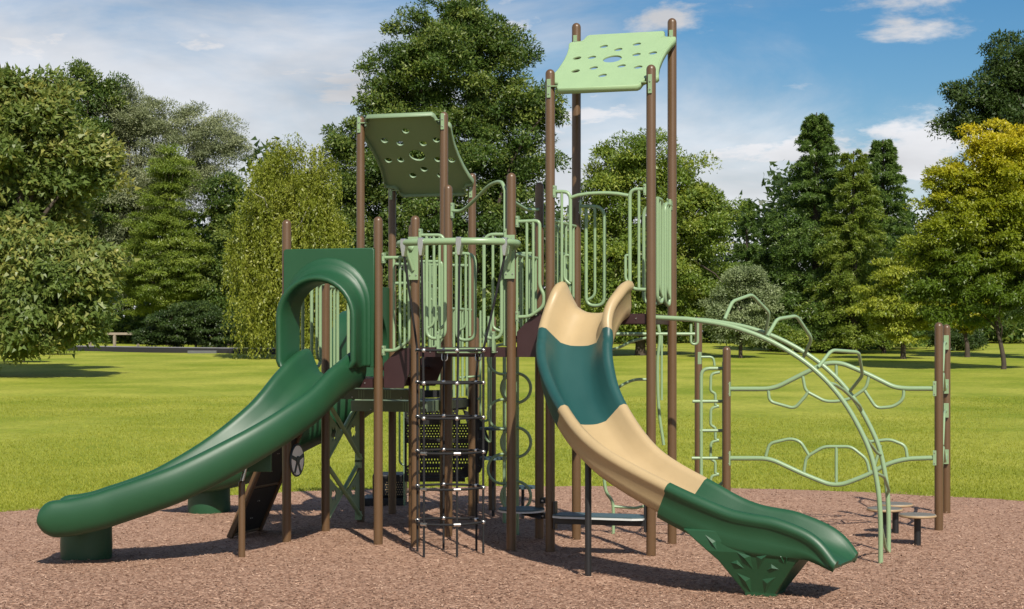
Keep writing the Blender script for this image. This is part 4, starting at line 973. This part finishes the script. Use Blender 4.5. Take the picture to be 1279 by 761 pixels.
# ---- net climber
def net():
    root = part('net_climber'); root['label'] = 'black rope tube net hanging from a green hoop'
    xl, xr = U[2]+.02, U[3]-.0
    zc = zat(304, (2.0, -.3)); cx_ = (xl+xr)/2
    rx, ry = (xr-xl)/2+.10, .52
    pts = [Vector((xl-.03, -.06, zc-.035))]
    for i in range(25):
        a = math.pi-math.pi*i/24; c_, s_ = math.cos(a), math.sin(a)
        sq = (abs(c_)**2.6+abs(s_)**2.6)**(-1/2.6)
        pts.append(Vector((cx_+rx*c_*sq, -.10-ry*s_*sq, zc)))
    pts.append(Vector((xr+.03, -.06, zc-.035)))
    MB().tube(pts, .036, 12).build('hoop', M['lime'], root)
    for x, sx in ((U[2], 1), (U[3], -1)):
        b = MB().box((x-.055, -PR-.022, zc-.36), (x+.055, -PR-.002, zc+.09)).build('mounting_plate', M['lime'], root, .004)
        bolts(b, [((x+q*.035, -PR-.022, zc+z), (0, -1, 0)) for q in (-1, 1) for z in (.05, -.31)])
        MB().tube([(x+sx*.005, -PR-.03, zc-.26), (x-sx*.05+.0, -.16, zc-.02)], .018, 8).build('brace', M['lime'], root)
    zr = [2.07, 1.742, 1.39, 1.04, .68, .33]
    gp = {k: Pg(*v) for k, v in dict(a=(521.4, 690), b=(529.5, 696.5), c=(570.8, 697), d=(603.6, 693), e=(595, 689), f=(554, 687)).items()}
    ctr = sum(gp.values(), Vector())/6
    order = ['a', 'b', 'c', 'd', 'e', 'f']
    fy = lambda x, y, k: Vector((0, 0, 0))
    top = {}
    for k, px in (('a', 504), ('b', 529), ('c', 570.5), ('d', 628)):
        best = min(pts, key=lambda p: abs((CX+F*((p-CAM).dot(RIGHT))/((p-CAM).dot(FWD)))-px)+(0 if p.y < -.14 else 50)); top[k] = best
    for k in order:
        g = gp[k]
        if k in top:
            t = top[k]
            MB().sheet([t+Vector((-.026, -.042, .042)), t+Vector((.026, -.042, .042)), t+Vector((.030, -.042, -.03)), t+Vector((.012, -.042, -.14)), t+Vector((-.012, -.042, -.14)), t+Vector((-.030, -.042, -.03))], (0, 1, 0), .084).build('clip', M['steel'], root, .006)
            line = [t-Vector((0, 0, .12)), Vector((g.x, g.y, 2.07))] if k in 'ad' else [t-Vector((0, 0, .12)), g.lerp(Vector((t.x, t.y, 0)), .4)+Vector((0, 0, 2.07))]
            line += [Vector((g.x, g.y, 1.4)), Vector((g.x, g.y, -.03))]
        else:
            line = [Vector((g.x*.5+g.x*.5, -.03, 2.06)), Vector((g.x, g.y, 1.8)), Vector((g.x, g.y, -.03))]
            MB().tube(fillet([(g.x-.03, -.02, 2.04), (g.x-.03, -.03, 1.96), (g.x+.03, -.03, 1.96), (g.x+.03, -.02, 2.04)], .03), .007, 6).build('shackle', M['steel'], root)
        MB().tube(line, .0125, 8).build('rope', M['rope'], root)
    for zi, z in enumerate(zr):
        loop = []
        for i in range(6):
            g = gp[order[i]]; g2 = gp[order[(i+1) % 6]]
            for t in range(6):
                q = g.lerp(g2, t/6); d_ = (q-ctr); d_.z = 0; rad = (gp['a']-ctr).length
                bow = 1+.10*math.sin(t/6*math.pi); loop.append(Vector((ctr.x+d_.x*bow, ctr.y+d_.y*bow, z)))
        MB().tube(loop, .0125, 8, closed=True).build('rope_ring', M['rope'], root)
        for k in order:
            g = gp[k]; q = Vector((g.x, g.y, z)); d_ = (q-ctr); d_.z = 0; lt = Vector((-d_.y, d_.x, 0)).normalized()
            if k in 'bc' and zi >= 3: MB().tube([q-lt*.035, q+lt*.035], .019, 8).build('connector', M['steel'], root)
            else: MB().tube([q+Vector((0, 0, -.02)), q+Vector((0, 0, -.012)), q+Vector((0, 0, .012)), q+Vector((0, 0, .02))], [.012, .024, .024, .012], 10).build('connector', M['steel'], root)
    st = MB().box((f0(548, 437).x, -.06, 2.04), (f0(606, 437).x, -.048+.012, 2.095)).build('net_bar', M['lime'], root, .004)
    bolts(st, [((f0(x, 438).x, -.06, 2.07), (0, -1, 0)) for x in (552, 578, 604)])
net()

# ---- arch climber on the right
def arch():
    root = part('arch_climber'); root['label'] = 'curved double rail climber with bent rungs reaching to the ground'
    tr = [(806, 396.5), (820, 396.8), (845, 398), (868.6, 400), (917, 409), (966, 428), (1014, 459), (1053, 500.7), (1082.5, 554), (1094.6, 598), (1099.5, 645), (1099.9, 706)]
    uz = [Py(x, y, .10) for x, y in tr]; uz[-1].z = -.1
    A = catmull([(p.x, .10, p.z) for p in uz], 6); B = [(p[0], 1.10, p[2]) for p in A]
    MB().tube(A, .024, 10).build('rail', M['lime'], root); MB().tube(B, .024, 10).build('rail', M['lime'], root)
    loops = [[(905, 399), (914.8, 376.7), (939, 368), (961, 391), (956, 420)], [(958.5, 420), (970.7, 398.6), (995, 394.7), (1014, 423), (1003.7, 446)],
             [(1021.7, 459), (1038.7, 437.5), (1072.7, 440), (1077.6, 469), (1060.6, 490)]]
    A_ = [Vector(p) for p in A]
    for L in loops:
        q = []
        for (x, y), v in zip(L, (.10, .28, .60, .92, 1.10)): q.append(Py(x, y, v))
        MB().tube(fillet(q, .06), .0180, 8).build('rung', M['lime'], root)
    n = len(A_)
    for (i0, out) in ((.585, .03), (.69, -.02), (.80, .03), (.90, -.02)):
        i = int(i0*n); a = A_[i]; b = Vector(B[min(n-1, i+5)]); t = (A_[i+1]-A_[i-1]).normalized(); nm = Vector((-t.z, 0, t.x)); nm = nm if nm.z > 0 else -nm
        q = [a, a.lerp(b, .12)+nm*out, a.lerp(b, .5)+nm*(out*1.25)-t*.06, a.lerp(b, .88)+nm*out, b]
        MB().tube(fillet(q, .06), .0165, 8).build('rung', M['lime'], root)
arch()

# ---- contour climbing bars between the right-hand posts
def contour():
    g = lambda x, y: Py(x, y, 3.175)
    root = part('contour_climber'); root['label'] = 'two angular pale green climbing bars with hexagon branches between brown posts'
    ups = [[(911, 486), (966, 486), (1009.5, 464), (1031, 453.5), (1051, 453.5), (1082.5, 466.7), (1116.5, 483.7), (1131, 485.5), (1168, 485.5)],
           [(911, 572.6), (961, 572.6), (1004.7, 593), (1036, 605.5), (1052, 605.5), (1085, 593), (1107, 580), (1131, 573.2), (1168, 572)]]
    for L in ups: MB().tube(fillet([g(*p) for p in L], .12), .0270, 10).build('climbing_bar', M['lime'], root)
    br = [[(959.5, 486), (961, 501.6), (992.5, 510.5), (1007, 494), (1010, 488)], [(1002, 467), (1006, 488.5), (1031, 501.6), (1046, 501.6), (1063, 498), (1082, 485), (1086, 468)],
          [(1080, 488), (1094.6, 510), (1116.5, 508), (1128.6, 499), (1128.8, 485)], [(1044.5, 453), (1044.5, 477)],
          [(956, 572), (961, 554), (987.7, 547.8), (1000, 551.7), (1010.5, 569)], [(1003.7, 592), (1007, 571), (1029, 558), (1063, 558), (1082.5, 573.6), (1086.5, 592)], [(1044.5, 558), (1044.5, 605)],
          [(1085, 552), (1111.6, 549), (1131, 556.6), (1133.5, 573)], [(1100, 556), (1093, 580)]]
    for L in br: MB().tube(fillet([g(*p) for p in L], .06), .0185, 8).build('branch', M['lime'], root)
    for (x, y) in ((910.5, 486), (910.5, 572.5), (1167.5, 485.5), (1167.5, 572)):
        p = g(x, y); c = MB().box((p.x-.02, p.y-.035, p.z-.085), (p.x+.02, p.y+.035, p.z+.085)).build('clamp', M['lime'], root, .004)
        bolts(c, [((p.x, p.y-.035, p.z+q), (0, -1, 0)) for q in (-.06, .06)], .007)
    # second panel between the two far posts, seen edge on
    q, r = POSTS['Q'], POSTS['R']; a = Vector((q[0], q[1], 0)); b = Vector((r[0], r[1], 0))
    for z0, z1 in ((1.50, 2.15), (.62, 1.30)):
        h = lambda t, z: Vector((a.x+(b.x-a.x)*t, a.y+(b.y-a.y)*t, z))
        MB().tube(fillet([h(.04, z0+.06), h(.25, z0), h(.5, z0+.3), h(.75, z0+.06), h(.96, z0+.12)], .12), .022, 8).build('climbing_bar', M['lime'], root)
        MB().tube(fillet([h(.96, z1), h(.7, z1), h(.5, z0+.3)], .1), .015, 8).build('branch', M['lime'], root)
        for z in (z0+.10, z1):
            p = h(.965, z); MB().box((p.x-.03, p.y-.02, p.z-.09), (p.x+.03, p.y+.02, p.z+.09)).build('clamp', M['lime'], root, .004)
contour()

# ---- ladder beside them
def ladder():
    root = part('ladder'); root['label'] = 'pale green tube ladder with a wavy climbing bar behind it'
    g = lambda x, y: Pz(x, y, 20.0); k = lambda x, y: Pz(x, y, 20.6)
    MB().tube(fillet([g(*p) for p in ((904, 460.4), (875.8, 460.4), (875.8, 608), (896, 608), (904, 603), (904, 452))], .10), .0210, 10).build('ladder_frame', M['lime'], root)
    for y, a, b in ((501.5, 865, 905), (538, 874, 907), (572.4, 864, 905)):
        MB().tube([g(a, y), g(b, y)], .0190, 8).build('rung', M['lime'], root)
    zig = [(874, 446), (891, 446), (892.5, 457)]
    MB().tube(fillet([k(*p) for p in zig], .05), .015, 8).build('top_bar', M['lime'], root)
    w = [(902, 465), (888.5, 465), (887.5, 489), (893, 491), (893, 508), (902, 508)]
    pts = []
    for i in range(4):
        dy = 42.5*i
        for x, y in ((899, 465), (888, 467), (887.5, 489), (893.5, 491.5), (893.5, 507)): pts.append(k(x, y+dy))
    MB().tube(fillet(pts, .05), .0170, 8).build('wavy_bar', M['lime'], root)
    p = k(874, 447); MB().box((p.x-.02, p.y-.03, p.z-.08), (p.x+.02, p.y+.03, p.z+.07)).build('clamp', M['lime'], root, .004)
    p = g(906, 456); MB().box((p.x-.02, p.y-.03, p.z-.08), (p.x+.02, p.y+.03, p.z+.07)).build('clamp', M['lime'], root, .004)
ladder()

# ---- overhead bar, curved bars and pole climber behind the beige slide
def behind():
    g = lambda x, y: Pz(x, y, 18.9)
    o = MB().tube(fillet([g(*p) for p in ((768, 417.3), (868, 417.3))], 0), .019, 10).build('overhead_bar', M['lime'], PLAY)
    MB().tube(fillet([g(*p) for p in ((863, 405), (863, 430), (871.5, 430), (871.5, 402))], .06), .015, 8).build('hanging_loop', M['lime'], o)
    MB().tube(fillet([g(*p) for p in ((762, 437), (772, 435), (791, 425.5), (812, 421.5))], .1), .015, 8).build('curved_bar', M['lime'], PLAY)
    root = part('pole_climber')
    p0 = g(766, 662)
    MB().tube(catmull([g(820.8, 400), g(824, 421), (g(821.5, 450)), g(821.6, 485), g(823.8, 520), g(829, 556)], 6), .018, 8).build('bent_pole', M['lime'], root)
    MB().tube([g(826.5, 418), g(826.5, 500)], .014, 8).build('bar', M['lime'], root)
    MB().tube(catmull([g(770, 486), g(781, 479), g(795, 474.3), g(815, 474.5)], 6), .016, 8).build('curved_bar', M['lime'], root)
    MB().tube(fillet([g(754.5, 560), g(754.5, 600), g(757, 616), g(765.6, 626), g(766.2, 640), Vector((p0.x, p0.y, -.1))], .1), .019, 8).build('bent_pole', M['lime'], root)
    MB().tube(fillet([g(766, 632.6), g(794, 635), g(802, 632.6), g(822, 632.6)], .05), .016, 8).build('step_bar', M['lime'], root)
behind()

# ---- ring climber behind the middle deck
def rings():
    for (bx, by, cx_, ys, lab) in ((630, 653.4, 628, (449, 517.7, 585.8), 'left'), (646, 668, 644.5, (485, 552.7, 620), 'right')):
        root = part('ring_climber')
        g = Pg(bx, by); Zd = (g-CAM).dot(FWD)
        MB().tube([Vector((g.x, g.y, -.1)), Vector((g.x, g.y, 2.08))], .022, 10).build('pole', M['lime'], root)
        for y in ys:
            c = Pz(cx_, y, Zd-.03); r = 20*Zd/F-.014
            a = RIGHT.copy(); 
            MB().tube([c+a*(r*math.cos(t))+Vector((0, 0, r*math.sin(t))) for t in [2*math.pi*i/28 for i in range(28)]], .0180, 8, closed=True).build('ring', M['lime'], root)
rings()

# ---- leaning climbing board under the left slide
def ramp():
    root = part('climbing_board'); root['label'] = 'black climbing board in a brown frame leaning under the green slide'
    b0, b1 = Pg(287, 672), Pg(321, 663)
    t0, t1 = Px(363, 520, U[0]-.03), None
    top = Vector((-.06, b0.y, 0)); 
    v0, v1 = b0.y, b0.y+.72
    lo, hi = Vector((b0.x, 0, 0)), Vector((-.07, 0, 1.62))
    d = (hi-lo).normalized(); 
    def at(t, v, o=0): 
        p = lo.lerp(hi, t); n = Vector((-d.z, 0, d.x)); return Vector((p.x, v, p.z))+n*o
    for v in (v0, v1):
        MB().add([at(0, v-.03, -.03), at(1, v-.03, -.03), at(1, v+.03, -.03), at(0, v+.03, -.03), at(0, v-.03, .03), at(1, v-.03, .03), at(1, v+.03, .03), at(0, v+.03, .03)],
                 [(0, 3, 2, 1), (4, 5, 6, 7), (0, 1, 5, 4), (1, 2, 6, 5), (2, 3, 7, 6), (3, 0, 4, 7)]).build('side_rail', M['brown'], root, .004)
    for ta, tb in ((.03, .33), (.355, .66), (.685, .97)):
        MB().add([at(ta, v0+.032, -.012), at(tb, v0+.032, -.012), at(tb, v1-.032, -.012), at(ta, v1-.032, -.012), at(ta, v0+.032, .012), at(tb, v0+.032, .012), at(tb, v1-.032, .012), at(ta, v1-.032, .012)],
                 [(0, 3, 2, 1), (4, 5, 6, 7), (0, 1, 5, 4), (1, 2, 6, 5), (2, 3, 7, 6), (3, 0, 4, 7)]).build('board', M['board'], root, .003)
        n = Vector((-d.z, 0, d.x))
        for s in (-1, 1):
            for q in (.3, .7): 
                for e in (-.02, .02): bolts(root, [(at(ta+(tb-ta)*q+e*0, (v0+v1)/2+.03*s+e, s*.012), n*s)], .006)
    for t in (.018, .343, .672):
        a, b = at(t, v0+.03), at(t, v1-.03); MB().tube([a, b], .02, 8).build('cross_bar', M['brown'], root)
ramp()

# ---- steering wheel on the front left post
def wheel():
    c = Px(371, 575, U[0]+.055); r = .168
    root = part('steering_wheel'); root['label'] = 'round grey steering wheel with dark rim'
    fr = basis(c, (0, 1, 0), (0, 0, 1))
    circ = lambda R, n=32, a0=0, a1=2*math.pi: [(R*math.cos(a0+(a1-a0)*i/n), R*math.sin(a0+(a1-a0)*i/n)) for i in range(n)]
    plate('disc', circ(r), [], .014, M['grey'], root, fr, .003)
    MB().tube([fr @ Vector((x, y, .0)) for x, y in circ(r)], .012, 8, closed=True).build('rim', M['darkgrey'], root)
    for a in (.30, math.pi-.30, -math.pi/3, -math.pi*2/3):
        p = [(.02*math.cos(a+1.57), .02*math.sin(a+1.57)), (r*.92*math.cos(a+.13), r*.92*math.sin(a+.13)), (r*.92*math.cos(a-.13), r*.92*math.sin(a-.13)), (-.02*math.cos(a+1.57), -.02*math.sin(a+1.57))]
        plate('spoke', p, [], .024, M['darkgrey'], root, fr, .002)
    plate('hub', circ(.045, 20), [], .034, M['darkgrey'], root, fr, .003)
    MB().tube([c-Vector((.06, 0, 0)), c], .018, 8).build('axle', M['black'], root)
wheel()

# ---- crossed climbing plates between two left posts
def cross_plates():
    def col(px, py): return Px(px, py, U[0])
    y0, y1 = V[1]+PR, V[2]-PR
    for zt, zb_ in ((1.46, .76), (.73, .08)):
        root = part('cross_climber')
        q = lambda t, s: Vector((U[0], y0+(y1-y0)*t, zb_+(zt-zb_)*s))
        for a, b, o in (((0, 1), (1, .02), .02), ((0, .05), (1, .95), -.02)):
            p0, p1 = q(*a)+Vector((o, 0, 0)), q(*b)+Vector((o, 0, 0))
            MB().tube([p0, p1], .026, 10).build('diagonal_bar', M['lime'], root)
        fr = basis((U[0], y0, zb_), (0, 1, 0), (0, 0, 1)); w, h = y1-y0, zt-zb_
        hg = lambda cx_, cy, s, m=1: [(cx_+m*x*s, cy+y*s) for x, y in ((-.10, .12), (.0, .06), (.04, .13), (.13, .02), (.09, -.02), (.08, -.12), (-.02, -.06), (-.06, -.13), (-.12, -.01), (-.09, .02))]
        s_ = .72 if zt > 1 else .6
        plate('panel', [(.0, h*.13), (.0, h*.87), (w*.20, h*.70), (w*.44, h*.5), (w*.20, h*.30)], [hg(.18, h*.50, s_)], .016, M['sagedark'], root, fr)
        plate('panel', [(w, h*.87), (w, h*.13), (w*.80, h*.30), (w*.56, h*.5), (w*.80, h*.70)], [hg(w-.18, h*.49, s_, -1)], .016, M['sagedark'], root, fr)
        for (t, s) in ((1, .97), (1, .03)):
            p = q(t, s); MB().box((p.x-.035, p.y-.05, p.z-.05), (p.x+.035, p.y+.005, p.z+.05)).build('clamp', M['lime'], root, .005)
cross_plates()

# ---- bench board and half-round step low between the posts
def low_boards():
    root = part('seat_board'); root['label'] = 'long blue-grey board between the tall front posts near the ground'
    z = zat(643, (3.45, 0)); x0, x1 = U[4]+PR+.01, U[5]-PR-.01
    pts = [(x0, -.12), (x0+.10, -.17), (x1-.10, -.17), (x1, -.12), (x1, .12), (x1-.1, .17), (x0+.1, .17), (x0, .12)]
    MB().sheet([(x, y, z-.012) for x, y in pts], (0, 0, 1), .012).build('top_sheet', M['step'], root)
    MB().sheet([(x, y*1.01, z-.034) for x, y in pts], (0, 0, 1), .020).build('edge_sheet', M['white'], root)
    MB().box((x0, -.06, z-.10), (x1, .06, z-.036)).build('beam', M['black'], root, .004)
    for x in (x0-.005, x1+.005): MB().box((x-.012, -.05, z-.16), (x+.012, .05, z+.12)).build('end_bracket', M['black'], root, .004)
    root = part('half_step'); root['label'] = 'half-round blue-grey step clamped to a brown post'
    x, y, _ = POSTS['N']; x += .05; zz = zat(637, (x, y-.3))
    pts = [(x-.09+.0, y+.02)]+[(x-.22+.36*math.cos(a)*.62, y-.20+.30*math.sin(a)) for a in [math.pi*.35-2*math.pi*i/26*.92 for i in range(27)]]
    pts = [(x-.20+.25*math.cos(2*math.pi*i/28), y-.18+.26*math.sin(2*math.pi*i/28)) for i in range(28)]
    MB().sheet([(a, b, zz-.012) for a, b in pts], (0, 0, 1), .012).build('top_sheet', M['step'], root)
    MB().sheet([(x-.2+(a-x+.2)*1.01, y-.18+(b-y+.18)*1.01, zz-.032) for a, b in pts], (0, 0, 1), .018).build('edge_sheet', M['white'], root)
    MB().sheet([(x-.02, y-.05, zz-.034), (x-.30, y-.24, zz-.034), (x-.02, y-.10, zz-.12)], (.5, -.8, 0), .03).build('gusset', M['black'], root)
    for dz in (-.09, .075):
        c = MB().lathe([(PR+.008, dz-.03), (PR+.008, dz+.03)], (x, y, zz), 20).build('collar', M['black'], root)
        bolts(c, [((x, y-PR-.008, zz+dz), (0, -1, 0))], .012)
    for (px, py, Z) in ((616, 535, 21.0), (616, 572, 20.8), (653, 608, 20.6)):
        p = Pz(px, py, Z)
        MB().sheet([p+Vector((.17*math.cos(a)*1.0, .17*math.sin(a), -.02)) for a in [2*math.pi*i/20 for i in range(20)]], (0, 0, 1), .03).build('pod_step', M['step'], PLAY)
        a = Pg(px, 650); MB().tube([p-Vector((0, 0, .02)), p-Vector((0, 0, p.z+.1))], .02, 8).build('pod_pole', M['black'], PLAY)
low_boards()

# ---- black perforated stair at the back
def stair():
    root = part('stair'); root['label'] = 'black perforated metal stair curving down at the back'
    Zb = 21.3
    rows = [(512, 521, 508, 572), (530, 547, 508, 598), (553, 563, 514, 604), (572, 580, 512, 596), (583, 595, 508, 578)]
    for k, (ya, yb, xa, xb) in enumerate(rows):
        Z = Zb+.10*k
        a = Pz(xa, ya, Z); b = Pz(xb, yb, Z); dz = a.z-b.z; w = (b-a).dot(RIGHT)
        fr = Matrix.Translation(a) @ Matrix.Rotation(YAW, 4, 'Z')
        nx = max(8, int(w/.036)); ny = max(2, round(dz/.036)); m = MB()
        cw_, ch = w/nx, dz/ny
        for j in range(ny+1): m.box((0, -.004, -dz*j/ny-.0105), (w, .004, -dz*j/ny+.0105), fr)
        for j in range(ny):
            for i in range(nx+1):
                xo = i*cw_+(.5*cw_ if j % 2 else 0)
                if xo <= w: m.box((xo-.011, -.0035, -dz*(j+1)/ny+.0105), (xo+.011, .0035, -dz*j/ny-.0105), fr)
        m.build('riser', M['black'], root)
        nxt = rows[k+1][0] if k+1 < len(rows) else 601
        gap = (Pz(xa, yb, Z).z-Pz(xa, nxt, Z+.1).z)
        MB().box((-.03, -.02, -dz-gap), (w+.03, .02, -dz-.012), fr).build('tread', M['black'], root, .004)
    st = [(505, 490), (508, 490), (508, 592), (516, 601), (505, 601)]
    MB().sheet([Pz(x, y, Zb+.2) for x, y in st], FWD, .04).build('stair_side', M['black'], root)
    st = [(578, 512), (600, 520), (606, 535), (611, 548), (611, 560), (600, 590), (576, 599), (560, 601), (512, 601), (512, 592), (572, 590), (590, 575), (597, 556), (585, 535)]
    MB().sheet([Pz(x, y, Zb+.9) for x, y in st], FWD, .05).build('stair_side', M['black'], root)
    MB().sheet([Pz(x, y, Zb-.3) for x, y in ((546, 497), (583, 497), (583, 512), (546, 512))], FWD, .05).build('stair_side', M['black'], root)
    # bottom landing box with perforated front
    a = Pz(465, 592, 22.3); b = Pz(506, 622, 22.3); w = (b-a).dot(RIGHT); fr = Matrix.Translation((a.x, a.y, 0)) @ Matrix.Rotation(YAW, 4, 'Z')
    MB().box((0, .0, .10), (w, .55, .40), fr).build('landing', M['black'], root, .02)
    MB().box((-.14, -.1, -.05), (w, .5, .098), fr).build('landing_base', M['black'], root, .03)
    m = MB()
    for j in range(6):
        for i in range(11): m.tube([fr @ Vector((.18+i*.026+(.013 if j % 2 else 0), -.001, .14+j*.032)), fr @ Vector((.18+i*.026+(.013 if j % 2 else 0), -.003, .14+j*.032))], .007, 6)
    m.build('perforation', M['tan'], root)['kind'] = 'stuff'
    for (x0_, y0_, x1_, y1_) in ((545, 480, 560, 489),): MB().sheet([Pz(x, y, 20.5) for x, y in ((505, 488), (568, 487), (568, 496), (505, 498))], FWD, .05).build('stair_head', M['black'], root)
stair()

# ------------------------------------------------------------------ stepping stools at the right (each stands by itself)
def stools():
    proto = None
    labs = ['black-legged round stepping stool nearest the pair of brown posts at right', 'round stepping stool farthest back behind the arch climber', 'round stepping stool directly behind the foot of the arch climber']
    for i, (px, by, dy) in enumerate(((1146, 682, 642), (1118.5, 666, 628.5), (1105, 673, 634.5))):
        g = Pg(px, by); z = zat(dy, g)
        if proto is None:
            root = empty('stepping_stool', g); h = z
            def ch(mb, n, m, b=0):
                o = mb.build(n, M[m], None, b); o.parent = root; return o
            ch(MB().lathe([(.036, -.1), (.036, h-.035)], (0, 0, 0), 16), 'leg', 'black')
            ch(MB().lathe([(.17, h-.036), (.193, h-.03), (.198, h-.02), (.193, h-.008)], (0, 0, 0), 36), 'rim', 'stooledge')
            ch(MB().lathe([(.188, h-.009), (.186, h-.002), (.17, h)], (0, 0, 0), 36), 'top', 'stooltop')
            proto = root; o = root
        else:
            o = proto.copy(); COL.objects.link(o)
            for c in proto.children:
                d = c.copy(); COL.objects.link(d); d.parent = o
            o.location = g
        tag(o, labs[i], 'stool', 'stepping stools')
stools()
